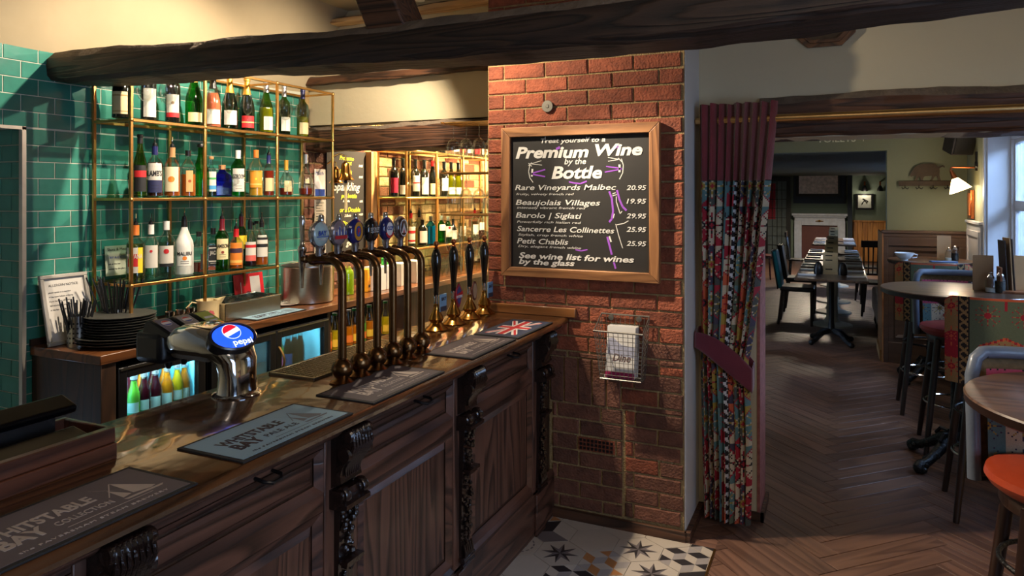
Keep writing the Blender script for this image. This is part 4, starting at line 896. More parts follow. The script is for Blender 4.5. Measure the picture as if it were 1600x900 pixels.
def bottle(kind, loc, label, h=.30, r=.038, gl='clear', lq=None, lvl=.5, lb=None, cap='black', cap0=.93, pour=False, word=None, wc=Kl, band=None, group=None, rz=-38, flat=1, sq=False, word2=None, cat='bottle', motif=None):
    pr = PR[kind]; n = 4 if sq else 20
    prof = [(a*r*(1.2 if sq else 1), z*h) for a, z in pr]
    T = Matrix.Rotation(R(45), 4, 'Z') if sq else Matrix()
    o = MB(T).lathe([(.001, 0)]+prof, n).build('bottle', G[gl], None, True, loc=loc, rot=(0, 0, R(rz)), bevel=.004 if sq else 0)
    if flat != 1: o.scale = (flat, 1, 1)
    tag(o, label, cat, group)
    if lq:
        lp = [(max(.001, a-.0035), max(.004, z)) for a, z in prof if z < lvl*h]; lp.append((max(.001, prof_at(pr, lvl)*r*(1.2 if sq else 1)-.0035), lvl*h)); lp.append((.001, lvl*h))
        MB(T).lathe([(.001, .004)]+lp, n).build('liquid', LQ[lq], o, True)
    if cap and foil[cap]:
        cp = [(prof_at(pr, cap0)*r+.0012, cap0*h)]+[(a*r+.0012, z*h) for a, z in pr if z > cap0]+[(.001, h+.001)]
        MB().lathe(cp, 16).build('cap', foil[cap], o, True)
    if pour:
        MB().lathe([(.010, h-.004), (.012, h+.004), (.010, h+.016), (.004, h+.02), (.0035, h+.034), (.001, h+.034)], 12).build('pourer', blackp, o, True)
        MB().tube([(0, 0, h+.02), (0, 0, h+.045), (.006, 0, h+.058)], .0032, 7).build('spout', chrome, o, True)
    if lb:
        z0, z1, c = lb[:3]; rr = r+.0010 if not sq else r*.86; sp = lb[3] if len(lb) > 3 else 100
        if sq:
            l = MB().box(rr, rr+.001, -r*.74, r*.74, z0*h, z1*h).build('label', lab(c), o)
        else:
            m = MB(); k = 16; a0 = -sp/2
            m.grid(lambda u, v: ((rr if prof_at(pr, z0+(z1-z0)*v) > .97 else prof_at(pr, z0+(z1-z0)*v)*r+.0012)*math.cos(R(a0+sp*u)), (rr if prof_at(pr, z0+(z1-z0)*v) > .97 else prof_at(pr, z0+(z1-z0)*v)*r+.0012)*math.sin(R(a0+sp*u)), (z0+(z1-z0)*v)*h), k, 4)
            l = m.build('label', lab(c), o, True)
        zz = (z0+z1)/2*h
        def strip(a, b, c2, w0=-.5, w1=.5):
            if sq: MB().box(rr+.001, rr+.0016, -r*.74, r*.74, a, b).build('label_band', lab(c2), l)
            else: MB().grid(lambda u, v: ((rr+.0007)*math.cos(R(sp*(w0+(w1-w0)*u))), (rr+.0007)*math.sin(R(sp*(w0+(w1-w0)*u))), a+(b-a)*v), 12, 1).build('label_band', lab(c2), l)
        if band:
            for bb in band: strip((z0+(z1-z0)*bb[0])*h, (z0+(z1-z0)*bb[1])*h, bb[2], *(bb[3:5] if len(bb) > 3 else ()))
        if word:
            sz = .62*(z1-z0)*h*.42
            if sq: text('lettering', word, sz, inkm[wc], l, (rr+.002, 0, zz+sz*.2), FX, align='CENTER', width=r*1.2, bold=.0003)
            else:
                me = text_mesh(word, sz, inkm[wc], align='CENTER', wrap=rr+.0008, width=min(r*1.7, sz*len(word)*.7), bold=.0004); ob('lettering', me, l, (0, 0, zz+sz*.25))
        # a few lines of small print
        if h > .2 and (word or word2):
            m = MB()
            for q in range(2):
                zq = z0*h+(z1-z0)*h*(.12+.11*q)
                if sq: m.box(rr+.0012, rr+.0018, -r*.5, r*.5, zq, zq+.0018)
                else: m.grid(lambda u, v: ((rr+.0008)*math.cos(R(sp*.5*(u-.5))), (rr+.0008)*math.sin(R(sp*.5*(u-.5))), zq+.0018*v), 8, 1)
            m.build('small_print', inkm[wc], l)
        if motif:
            c2, mr, mz = motif; m = MB()
            for k in range(10):
                a, b = 2*PI*k/10, 2*PI*(k+1)/10; q = lambda a_, s: ((rr+.0012)*math.cos(mr*s*math.cos(a_)/rr), (rr+.0012)*math.sin(mr*s*math.cos(a_)/rr), zz+mz*h+mr*s*math.sin(a_))
                m.add([q(0, 0), q(a, 1), q(b, 1)], [(0, 1, 2)])
            m.build('label_emblem', lab(c2), l)
    return o
def sx(px, X, z): p = onX(px, 300, X); return (X, p.y, z)
Z1, Z2, Z3 = 2.0+SH, 1.62+SH, 1.208+SH
XB = -3.16
g1 = 'bottles on the top shelf over the green tiles'
bottle('burg', sx(190, XB, Z1), 'dark red wine bottle with large cream label, first on the top shelf', .30, .042, 'dark', lb=(.06, .42, Cl), cap='black', word='', band=[(.8, .86, (150, 120, 70)), (.1, .14, (150, 120, 70))], group=g1, rz=-50)
bottle('wine', sx(232, XB, Z1), 'dark wine bottle with a tall white label behind the first round wine glass', .31, .037, 'dark', lb=(.06, .52, Wl), cap='black', group=g1, rz=-25, word='')
bottle('wine', sx(270, XB, Z1), 'dark wine bottle with white label and red foot behind the second round wine glass', .31, .037, 'dark', lb=(.10, .48, Wl), band=[(.0, .2, Rl)], cap='black', group=g1, rz=-40, motif=((120, 90, 60), .008, .05))
bottle('champ', sx(303, XB, Z1), 'bright green sparkling wine bottle with gold neck and small cream label', .315, .044, 'green', lb=(.06, .22, (212, 190, 140)), cap='gold', cap0=.74, group=g1, rz=-30, lq='lime' if False else None)
bottle('champ', sx(333, XB, Z1), 'rose sparkling wine bottle with black neck behind a flute', .31, .043, 'clear', 'rose', .62, lb=(.06, .32, Wl), cap='black', cap0=.70, group=g1)
bottle('champ', sx(359, XB, Z1), 'dark green sparkling bottle with tall gold neck and white label', .315, .043, 'dgreen', lb=(.08, .34, Wl), cap='gold', cap0=.66, group=g1, word='', rz=-35)
bottle('champ', sx(386, XB, Z1), 'dark green sparkling bottle with gold neck and red label', .315, .043, 'dgreen', lb=(.06, .28, Rl), band=[(.42, .5, (220, 190, 120))], cap='gold', cap0=.68, group=g1, rz=-35)
bottle('burg', sx(416, XB, Z1), 'olive white wine bottle with an oval white label on the top shelf', .31, .042, 'olive', 'straw', .5, lb=(.06, .32, Wl, 80), cap='silver', cap0=.80, group=g1, rz=-25)
bottle('wine', sx(444, XB, Z1), 'pale wine bottle with white label behind the brass post, balloon glass in front', .31, .037, 'olive', 'pale', .5, lb=(.08, .36, Wl), cap='silver', cap0=.78, group=g1, rz=-25)
bottle('wine', sx(473, XB, Z1), 'green wine bottle with a blue neck, last on the top shelf', .31, .037, 'olive', 'straw', .42, lb=(.06, .30, Cl), cap='blue', cap0=.80, group=g1, rz=-30)
g2 = 'spirits on the middle shelf over the green tiles'
bottle('burg', sx(219, XB, Z2), 'slim olive green bottle with black label and red seal behind the first brass post', .31, .034, 'olive', lb=(.08, .50, Kl), band=[(.55, .80, Rl)], word='', cap='black', cap0=.85, group=g2)
bottle('spirit', sx(242, XB, Z2), 'dark rum bottle with a white and navy label and a navy cap', .255, .040, 'clear', 'rum', .68, lb=(.08, .66, Wl), band=[(0, .42, Nl)], word="LAMB'S", cap='blue', cap0=.83, pour=True, group=g2)
bottle('spirit', sx(269, XB, Z2), 'spiced rum bottle with cream label and orange figure', .255, .041, 'clear', 'amber', .60, lb=(.10, .60, (222, 208, 170)), cap='cork', cap0=.80, pour=True, group=g2, motif=(Ol, .016, 0), rz=-45)
bottle('spirit', sx(294, XB, Z2), 'whisky bottle two thirds full with a narrow tan label and black stopper', .245, .040, 'clear', 'amber', .48, lb=(.10, .56, (220, 170, 110), 50), cap='black', cap0=.88, group=g2, rz=-30, motif=((160, 80, 40), .008, 0))
bottle('champ', sx(314, XB, Z2), 'bright green bottle behind the second brass post', .285, .043, 'green', cap='black', group=g2)
bottle('wine', sx(330, XB, Z2), 'small clear bottle with a white, blue and green label beside the second brass post', .22, .030, 'clear', 'pale', .5, lb=(.12, .62, Wl), band=[(.1, .3, (60, 140, 190)), (.6, .7, (60, 150, 80))], cap='cork', group=g2)
bottle('spirit', sx(347, XB, Z2), 'short square cobalt blue gin bottle', .175, .052, 'blue', lb=None, cap='cork', cap0=.86, group=g2, sq=True, rz=-30)
bottle('spirit', sx(372, XB, Z2), 'green gin bottle with a large white label and white cap', .265, .040, 'green', lb=(.10, .60, Wl), word='GORDON', cap='white', cap0=.82, group=g2)
bottle('spirit', sx(400, XB, Z2), 'golden whisky bottle with an orange label and orange cap', .275, .041, 'clear', 'gold', .55, lb=(.18, .52, (222, 140, 40)), band=[(.2, .25, (240, 200, 120))], motif=(Yl, .006, .02), cap='orange', cap0=.83, group=g2, rz=-45)
bottle('spirit', sx(420, -3.19, Z2), 'slim dark red liqueur bottle with a cream label and navy pourer', .25, .034, 'clear', 'cognac', .62, lb=(.12, .44, Cl), cap='blue', cap0=.80, pour=True, group=g2, rz=-30)
bottle('flask', sx(447, XB, Z2), 'squat cognac flask with a gold stopper and cream label', .225, .046, 'clear', 'cognac', .22, lb=(.12, .42, Cl, 60), cap='gold', cap0=.72, group=g2, rz=-30)
bottle('flask', sx(478, XB, Z2), 'tall necked clear brandy flask at the end of the middle shelf', .27, .048, 'clear', 'cognac', .18, lb=(.30, .40, Cl, 30), cap='silver', cap0=.78, group=g2)
g3 = 'spirits on the lowest shelf over the green tiles'
bottle('spirit', sx(212, XB, Z3), 'white rum bottle with red and yellow label and yellow neck, first on the lowest shelf', .27, .044, 'clear', 'pale', .66, lb=(.14, .60, Wl), band=[(.25, .75, Rl, -.4, .2), (0, 1, Yl, .2, .5)], word='HAVANA', wc=Wl, cap='orange', cap0=.82, pour=True, group=g3, rz=-45)
bottle('spirit', sx(236, XB, Z3), 'clear vodka bottle with a plain white label, white cap and pourer', .27, .038, 'clear', 'water', .6, lb=(.20, .62, Wl), motif=(Rl, .007, .10), word='', cap='white', cap0=.82, pour=True, group=g3)
bottle('spirit', sx(260, XB, Z3), 'clear vodka bottle with white label, red emblem and white cap', .285, .042, 'clear', 'water', .62, lb=(.18, .56, Wl), band=[(0, .16, Kl)], motif=(Rl, .013, .09), cap='white', cap0=.84, group=g3, rz=-40)
bottle('malibu', sx(288, XB, Z3), 'opaque white coconut rum bottle with a sunset emblem', .29, .046, 'white', lb=(.16, .50, (224, 222, 216)), word='MALIBU', wc=Kl, motif=(Ol, .011, -.03), cap='black', cap0=.86, pour=True, group=g3)
bottle('spirit', sx(311, XB, Z3), 'short clear bottle with a dark corner label between white bottle and brass post', .22, .038, 'clear', 'cognac', .25, lb=(.08, .46, Kl, 50), cap='black', cap0=.88, group=g3, rz=-5)
bottle('spirit', sx(333, XB, Z3), 'square whiskey bottle with a black label and black cap', .235, .036, 'clear', 'amber', .45, lb=(.12, .60, Kl), word="JACK", wc=Wl, band=[(.85, .9, Wl), (.2, .25, Wl)], cap='black', cap0=.85, group=g3, sq=True, rz=-35)
bottle('spirit', sx(347, -3.12, Z3), 'green whiskey bottle with a cream label and dark red neck', .285, .037, 'green', lb=(.22, .62, (222, 208, 160)), word='JAMESON', motif=((130, 50, 40), .008, -.06), cap='wine', cap0=.78, pour=True, group=g3)
bottle('spirit', sx(369, -3.12, Z3), 'peach liqueur bottle with a wide orange sunset label', .225, .040, 'clear', 'amber', .5, lb=(.10, .66, Ol), band=[(.55, .75, (60, 40, 60)), (.1, .22, (240, 180, 90))], cap='red', cap0=.80, pour=True, group=g3, rz=-45)
bottle('spirit', sx(377, -3.22, Z3), 'tall green bottle with a yellow label behind the orange labelled bottle', .29, .036, 'green', lb=(.35, .62, Yl), cap='wine', cap0=.8, pour=True, group=g3)
bottle('spirit', sx(391, -3.16, Z3), 'dark bottle with white label and pink foot', .255, .036, 'clear', 'wine', .5, lb=(.12, .56, Wl), band=[(0, .3, (200, 90, 80)), (.7, .85, Rl)], cap='black', cap0=.85, pour=True, group=g3)
bottle('spirit', sx(397, -3.26, Z3), 'slim bottle with a black cap at the back of the lowest shelf', .25, .032, 'clear', 'amber', .5, cap='black', group=g3)
bottle('spirit', sx(409, -3.14, Z3), 'bourbon bottle with a white, black banded label, last on the lowest shelf', .255, .038, 'clear', 'amber', .45, lb=(.20, .70, Wl), band=[(.45, .6, Kl), (.8, .9, Kl)], cap='black', cap0=.88, pour=True, group=g3)
bottle('spirit', sx(401, -3.23, Z3), 'half empty golden bottle behind the black banded bourbon', .26, .036, 'clear', 'gold', .42, cap='black', group=g3)
# ------------------------------------------------------------------ glasses
wg = glass('stemware', (248, 251, 250), dirty=.05, hi=.3)
def stem_mesh(name, bowl, h, foot=.034):
    return MB().lathe([(foot, .001), (.006, .006), (.0035, .012), (.0035, h*.42)]+[(a, h*.42+(h*.58)*t) for a, t in bowl], 22, cap=False).mesh(name, wg, True)
M_round = stem_mesh('wine_glass', [(.012, .02), (.032, .14), (.044, .36), (.047, .52), (.042, .78), (.036, 1)], .205)
M_flute = stem_mesh('flute_glass', [(.010, .03), (.024, .2), (.028, .45), (.025, .8), (.022, 1)], .20, .03)
M_brandy = stem_mesh('brandy_glass', [(.014, .05), (.038, .25), (.042, .45), (.034, .85), (.029, 1)], .125, .032)
def gl_(me, name, loc, label, group, flip=False, cat='glass'):
    o = ob(name, me, None, loc, (PI, 0, 0) if flip else None); return tag(o, label, cat, group)
for px, d in ((228, 'in front of the tall white label on the top shelf'), (263, 'in front of the white and red label on the top shelf')): gl_(M_round, 'wine_glass', sx(px, -3.105, Z1), 'large round wine glass '+d, 'glasses standing on the top shelf')
for px, d in ((330, 'in front of the rose bottle'), (358, 'in front of the white labelled sparkling bottle'), (387, 'in front of the red labelled sparkling bottle')): gl_(M_flute, 'flute_glass', sx(px, -3.10, Z1), 'champagne flute '+d, 'glasses standing on the top shelf')
for px, d in ((446, 'just right of the third brass post on the top shelf'), (472, 'in front of the blue necked bottle')): gl_(M_round, 'wine_glass', sx(px, -3.10, Z1), 'balloon wine glass '+d, 'glasses standing on the top shelf')
for px, d in ((362, 'beside the cobalt gin bottle'), (449, 'in front of the cognac flask'), (478, 'in front of the last brandy flask')): gl_(M_brandy, 'brandy_glass', sx(px, -3.10, Z2), 'small brandy glass '+d, 'brandy glasses on the middle shelf')
# ------------------------------------------------------------------ wine on the second unit
g4 = 'wine bottles on the middle shelf at the brick wall'
Zm, Zl, Zt = 1.61+SH, 1.206+SH, 1.985+SH
for px, a in ((615, dict(lb=(.10, .48, (176, 24, 60)), gl='dark', label='black wine bottle with a crimson label, first at the brick wall')), (629, dict(lb=(.06, .3, Wl), gl='dark', label='dark wine bottle half behind the brass post')),
        (649, dict(lb=(.14, .56, Wl), gl='dark', band=[(.5, .58, Rl)], label='dark wine bottle with a white label and thin red line')), (663, dict(lb=(.06, .52, Wl), gl='dark', label='dark wine bottle with a long plain white label')),
        (676, dict(lb=(.06, .36, Cl), gl='dark', cap='red', cap0=.84, label='dark wine bottle with a bright red neck')), (694, dict(lb=(.16, .52, Wl), gl='dark', label='dark wine bottle with a grey white label after the second post')),
        (705, dict(lb=(.06, .26, Wl), gl='olive', lq='straw', lvl=.6, label='yellow white wine bottle with an oval label')), (716, dict(lb=(.06, .26, Wl), gl='olive', lq='straw', lvl=.6, label='yellow white wine bottle behind the third post'))):
    gg = a.pop('gl'); lbb = a.pop('label'); cp = a.pop('cap', 'black'); a.setdefault('cap0', .8)
    bottle('burg' if gg == 'olive' or cp == 'red' else 'wine', sx(px, -3.15, Zm), lbb, .305, .038, gg, cap=cp, group=g4, word='', **a)
for px in (640, 657, 690): gl_(M_round, 'wine_glass', sx(px, -3.10, Zm), 'round wine glass in front of the dark bottles, at %s' % {640: 'the first brass post', 657: 'the two white labels', 690: 'the grey white label'}[px], 'wine glasses on the middle shelf at the brick wall')
g5 = 'gins and spirits on the low shelf at the brick wall'
for px, k, a in ((642, 'spirit', dict(h=.27, gl='clear', lq='water', lvl=.6, lb=(.1, .6, Wl), band=[(.6, .75, Rl), (.1, .2, Rl)], cap='red', label='clear gin bottle with red lettering and red neck')),
        (660, 'spirit', dict(h=.21, r=.042, gl='dark', lb=(.10, .56, (214, 190, 180)), cap='black', label='squat black bottle with a pink cream label')), (655, 'spirit', dict(h=.27, gl='clear', lq='gold', lvl=.5, cap='black', X=-3.25, label='tall golden bottle behind the squat black one')),
        (673, 'spirit', dict(h=.235, r=.040, gl='teal', lq='tealq', lvl=.65, cap='silver', sq=True, label='square teal gin bottle')), (690, 'spirit', dict(h=.235, gl='green', lb=(.45, .68, Wl), cap='white', label='green gin bottle with a small white label beside the second post')),
        (700, 'spirit', dict(h=.225, gl='green', lb=(.2, .62, Wl), motif=(Rl, .012, .15), cap='white', label='green gin bottle with a white label and red spot')), (708, 'round', dict(h=.20, gl='dark', lb=(.1, .5, Wl), cap='black', label='navy black bottle with a slanted white label')),
        (722, 'spirit', dict(h=.26, gl='clear', lq='water', lvl=.6, lb=(.15, .5, Wl), cap='white', label='clear bottle with a white label near the third brass post')), (742, 'spirit', dict(h=.27, gl='clear', lq='water', lvl=.6, lb=(.15, .5, Wl), cap='red', label='clear bottle with a red neck after the third brass post')),
        (752, 'spirit', dict(h=.25, gl='clear', lq='rum', lvl=.5, lb=(.3, .6, Wl), cap='black', label='dark rum bottle next to the pier on the low shelf'))):
    X_ = a.pop('X', -3.15); lbb = a.pop('label'); a.setdefault('r', .037)
    bottle(k, sx(px, X_, Zl), lbb, group=g5, cap0=.84, word='', pour=(px in (642, 655, 742)), **a)
g6 = 'bottles on the highest shelf at the brick wall'
for i, (px, c, gl2) in enumerate(((648, Kl, 'dark'), (658, (60, 150, 70), 'green'), (668, Kl, 'dark'), (679, Rl, 'dark'), (690, Wl, 'dark'), (700, Rl, 'clear'), (712, Wl, 'clear'), (722, (200, 60, 60), 'clear'), (734, Wl, 'clear'), (745, Rl, 'clear'), (756, Wl, 'clear'))):
    bottle('spirit', sx(px, -3.15, Zt), ['black labelled bottle right of the first post', 'green bottle between two dark ones', 'black bottle left of the second post', 'dark bottle with red label at the second post', 'dark bottle with a white label, after the post', 'clear bottle with a red label', 'clear bottle with a white label', 'clear pink labelled bottle at the third post', 'clear white labelled bottle under the glass rack', 'clear bottle with red label near the pier', 'clear bottle with a white label next to the pier'][i]+', high on the brick wall unit', .27, .036, gl2, lb=(.1, .6, c), cap='black', group=g6, word='')
# ------------------------------------------------------------------ hanging glass racks near the pier
MW2 = stem_mesh('hanging_wine_glass', [(.010, .02), (.030, .16), (.039, .4), (.036, .8), (.032, 1)], .20, .034)
for ri, (z, me, nn) in enumerate(((2.050, MW2, 4), (1.765, MW2, 4), (1.528, M_round, 3))):
    rk = empty('glass_rack', (-2.05, 3.50, z), 0, 'brass rail rack of hanging glasses by the pier, '+('highest', 'middle one', 'lowest')[ri], 'glass rack', 'glass racks by the pier')
    for y in (.03, .09, .15, .21): MB().tube([(0, y, 0), (.338, y, 0)], .0055, 8).build('rack_rail', brass, rk, True)
    MB().tube([(0, 0, 0), (0, .24, 0)], .0055, 8).build('rack_end', brass, rk, True); MB().box(.333, .340, -.02, .26, -.02, .02).build('wall_bracket', brass, rk)
    for k in range(nn):
        for j in range(2):
            gl_(me, 'wine_glass', (-2.005+k*(.083 if ri < 2 else .105)+j*.02, 3.56+j*.12, z-.002), 'upside down wine glass, %s from the rail ends, %s row of the %s hanging rack' % (('first', 'second', 'third', 'fourth', 'fifth', 'sixth')[k], ('front', 'back')[j], ('highest', 'middle', 'lowest')[ri]), 'glasses hanging in the %s rack' % ('highest', 'middle', 'lowest')[ri], True)
# ------------------------------------------------------------------ chalk menu on the dark brick, post, bell
cbm = mat('chalkboard_black', (36, 35, 33), .7, var=.15, scale=6); chalk = mat('chalk_white', (214, 210, 200), .8); chy = mat('chalk_yellow', (206, 214, 40), .8); chp = mat('chalk_purple', (150, 78, 190), .8)
sb = empty('menu_board', (-3.333, 4.06, 1.22), 0, 'tall black chalk menu with yellow and white writing behind the bell', 'chalkboard')
MB().box(0, .012, 0, .46, 0, .745).build('board', cbm, sb)
for (s_, y, z, sz, m) in (('Prosecco', .14, .675, .045, chy), ('Brut', .20, .64, .045, chy), ('24.95', .37, .63, .022, chalk), ('Hardwick', .12, .575, .042, chy), ('19.95', .37, .545, .022, chalk), ('Sparkling', .07, .45, .085, chalk), ('per bottle', .16, .395, .045, chy), ('Australia', .18, .365, .022, chalk), ('6.95', .38, .36, .022, chalk),
        ('or a Double', .14, .29, .05, chy), ('2 Shots', .20, .255, .025, chalk), ('+4.00', .37, .26, .022, chalk), ('Pinot P', .17, .19, .05, chy), ('12 Shots', .18, .155, .022, chalk), ('9.50', .38, .17, .022, chalk), ('By the', .17, .09, .05, chy), ('glass', .22, .04, .06, chalk)):
    text('lettering', s_, sz, m, sb, (.0125, y, z), FX, shear=.25, bold=.0008, wob=.001)
tag(MB().box(-3.345, -3.27, 4.525, 4.60, ZB, 1.97).build('pine_post', wood('pine_post', (186, 132, 82), (226, 176, 118), .5, (5, 5, .5), 6), bevel=.003), 'pale pine post between the chalk menu and the brass wine shelves', 'post')
bl = empty('bar_bell', (-3.0, 3.86, 1.79), 0, 'shiny brass bar bell with a pull rope at the end of the shelf unit', 'bell')
MB().tube([(-.06, -.06, .10), (-.03, -.03, .125), (0, 0, .11), (0, 0, .07)], .006).build('bell_bracket', brs, bl, True)
MB().lathe([(.001, .075), (.010, .075), (.014, .066), (.024, .060), (.030, .04), (.033, .0), (.040, -.03), (.058, -.05), (.056, -.053), (.036, -.03), (.001, .05)], 24).build('bell_body', brs, bl, True)
MB().lathe([(.001, -.075), (.012, -.07), (.013, -.058), (.005, -.05), (.004, .03), (.001, .03)], 12).build('clapper', blackp, bl, True)
MB().tube([(0, 0, -.07), (.001, 0, -.15), (0, .002, -.25)], [.006, .009, .012]).build('bell_rope', mat('bell_rope', (206, 186, 140), .9, bump=.6, bscale=200), bl, True)
b2 = dup(bl, (-3.24, 4.06, 1.77), -.8, 'smaller looking brass bell just behind the first one'); b2.scale = (.9, .9, .9); [bpy.data.objects.remove(c) for c in list(b2.children) if c.name.startswith('bell_rope')]
def card(name, cat, loc, w_, h_, m, label, rz=0, tilt=0, lines=(), mi=inkm[Kl], frame=None, th=.003):
    """upright sheet looking to +X; loc is the lower near corner"""
    c = empty(name, loc, rz, label, cat); T = Matrix.Rotation(R(-tilt), 4, 'Y')
    MB(T).box(-th, 0, 0, w_, 0, h_).build('sheet', m, c)
    if frame:
        f = MB(T)
        for a, b_, c_, d in ((0, w_, 0, .018), (0, w_, h_-.018, h_), (0, .018, .018, h_-.018), (w_-.018, w_, .018, h_-.018)): f.box(-.006, .012, a, b_, c_, d)
        f.build('picture_frame', frame, c, bevel=.003)
    for (s_, y, z, sz, mm) in lines:
        t_ = text_mesh(s_, sz, mm); o = ob('lettering', t_, c); o.matrix_local = T @ Matrix.Translation((.0005, y, z)) @ FX.to_matrix().to_4x4()
    return c
pap = mat('white_paper', (198, 194, 188), .7, var=.03); gpap = mat('grey_paper', (150, 146, 136), .7)
card('framed_notice', 'frame', (-3.235, 2.035, ZB), .225, .325, pap, 'silver framed printed notice leaning on the tiles behind the straws', 0, 13, [('ALLERGEN NOTICE', .04, .27, .016, inkm[Kl])]+[(x, .035, .24-.02*k, .010, inkm[Kl]) for k, x in enumerate(('please speak to a member', 'of the team before ordering', 'if you have any allergies', 'full information available', 'at the bar on request'))], frame=mat('silver_frame', (170, 166, 160), .35, .3))
card('printed_card', 'card', (-3.32, 2.375, 1.235), .19, .15, mat('pale_card', (160, 168, 150), .7), 'pale printed card behind the first bottle of the lowest shelf', 0, 4, [('Shots & Measures', .012, .125, .02, inkm[Kl]), ('TRY A EXTRA SERVE', .015, .085, .017, bluep), ('ask at the bar', .015, .055, .012, inkm[Kl]), ('served by the glass', .015, .03, .012, inkm[Kl])])
lf = card('leaflet', 'leaflet', (-3.30, 3.20, ZB), .24, .20, mat('red_leaflet', (190, 26, 40), .5), 'red and white leaflet standing against the tiles behind the steel trough', 0, 8); MB(Matrix.Rotation(R(-8), 4, 'Y')).box(0, .001, .13, .21, .03, .18).box(0, .001, .02, .12, .02, .055).box(.001, .0015, .05, .055, .08, .15).build('leaflet_print', whp, lf)
card('notice_card', 'card', (-3.326, 3.935, 1.62), .115, .20, whp, 'small white card with a picture pinned above the grey sheet on the dark bricks', 0, 0, [('Match', .01, .16, .035, bluep)], th=.002)
nc = MB().box(-3.3255, -3.325, 3.94, 4.045, 1.63, 1.68).build('card_picture', bluep, None); nc.parent = bpy.data.objects['notice_card']; nc.matrix_parent_inverse = Matrix.Translation((3.326, -3.935, -1.62))
gs = card('price_sheet', 'sheet', (-3.326, 3.935, 1.16), .125, .445, gpap, 'long grey printed price sheet on the dark bricks below the white card', 0, 0, th=.002); m = MB()
for k in range(22): m.box(.0002, .0006, .015, .10-.02*(k % 3), .42-.019*k, .424-.019*k)
m.build('small_print', inkm[Kl], gs)
# ------------------------------------------------------------------ things on the back counter
def strawpot(loc, r, h, L_, n, spread, label, seed):
    rr = random.Random(seed); s_ = empty('straw_holder', loc, 0, label, 'straw holder', 'straw holders')
    m = MB(); m.lathe([(.001, 0), (r, 0), (r, h), (r+.002, h), (r+.002, h+.004), (r-.002, h+.002), (r-.002, .004), (.001, .004)], 28); m.build('steel_cup', steel, s_, True)
    m = MB()
    for i in range(7):
        for j in range(5):
            a = R(-100+i*22); m.lathe([(.0001, 0), (.004, 0)], 8, (0, 0, 0), 'x') if False else None
            c = Vector((math.cos(a)*(r+.0006), math.sin(a)*(r+.0006), h*(.15+.16*j))); ta = Vector((-math.sin(a), math.cos(a), 0)); m.add([c+ta*(.0045*math.cos(q*PI/4))+Vector((0, 0, .0045*math.sin(q*PI/4))) for q in range(8)], [tuple(range(8))])
    m.build('perforation', blackp, s_)
    for k in range(n):
        a = rr.uniform(0, 2*PI); q = r*.75*math.sqrt(rr.random()); sp = spread*rr.uniform(.4, 1); a2 = a+rr.uniform(-.3, .3); ll = L_*rr.uniform(.86, 1.04)
        p0 = Vector((q*math.cos(a), q*math.sin(a), .01)); p1 = p0+Vector((math.cos(a2)*sp, math.sin(a2)*sp, ll))
        tag(MB().tube([p0, p0*.5+p1*.5, p1], .0034, 6).build('black_straw', blackp, None, True, loc=loc), 'black drinking straw standing in the %s straw holder' % ('shorter' if seed == 1 else 'taller'), 'straw', 'black straws in the %s holder' % ('shorter' if seed == 1 else 'taller'))
strawpot(Vector((-3.15, 2.115, ZB)), .042, .135, .205, 26, .055, 'perforated steel holder with short black straws in front of the silver frame', 1)
strawpot(Vector((-3.17, 2.32, ZB)), .050, .135, .275, 40, .10, 'perforated steel holder with long black straws behind the plates', 2)
slatep = mat('black_stoneware', (66, 66, 62), .42, var=.12, bump=.15, bscale=60)
def plate(r, h, name): return MB().lathe([(.001, 0), (r*.6, 0), (r*.72, .004), (r, h), (r+.002, h+.003), (r-.004, h+.003), (r*.7, .009), (.001, .007)], 40).mesh(name, slatep, True)
PA, PB_ = plate(.185, .018, 'large_plate'), plate(.150, .014, 'plate')
for k in range(3): tag(ob('plate', PA, None, (-3.035, 2.245, ZB+.0125*k)), ('lowest', 'middle', 'uppermost')[k]+' of the three wide black plates under the plate stack', 'plate', 'large black plates under the stack')
for k in range(8): tag(ob('plate', PB_, None, (-3.045+.002*math.sin(k*2), 2.25+.002*math.cos(k*3), ZB+.034+.0118*k)), 'black stoneware plate, '+('topmost', 'second', 'third', 'fourth', 'fifth', 'sixth', 'seventh', 'eighth')[7-k]+' from the top of the stack', 'plate', 'smaller black plates in the stack')
for k, (x, y) in enumerate(((-3.02, 2.50), (-3.02, 2.56), (-3.03, 2.63))):
    for j in range(2):
        z = ZB+.055*j
        tag(MB().lathe([(.001, .0), (.017, 0), (.020, .022), (.012, .027), (.022, .032), (.024, .052), (.022, .052), (.012, .032), (.001, .03)], 20).build('spirit_measure', chrome, None, True, loc=(x, y, z)), 'small shiny steel spirit measure '+('standing on another' if j else 'under another')+(' nearest the plates', ' in the middle', ' nearest the jug')[k], 'measure', 'steel spirit measures')
jg = empty('floral_jug', (-3.07, 2.78, ZB), R(70), 'cream enamel jug with a pink flower and a thin handle', 'jug')
jm = mat('cream_enamel', (206, 186, 140), .3)
MB().lathe([(.001, 0), (.052, 0), (.056, .01), (.055, .06), (.056, .10), (.062, .125), (.058, .125), (.052, .1), (.001, .02)], 28).build('jug_body', jm, jg, True)
m = MB(); m.add([(.04, -.03, .122), (.04, .03, .122), (.095, 0, .135), (.054, 0, .07)], [(0, 2, 3), (2, 1, 3), (0, 1, 2)]); m.build('jug_spout', jm, jg)
MB().tube([(-.05, 0, .11), (-.085, 0, .12), (-.11, 0, .095), (-.105, 0, .06), (-.075, 0, .03), (-.053, 0, .02)], .004).build('jug_handle', jm, jg, True)
fl_ = MB(); rj = .0562
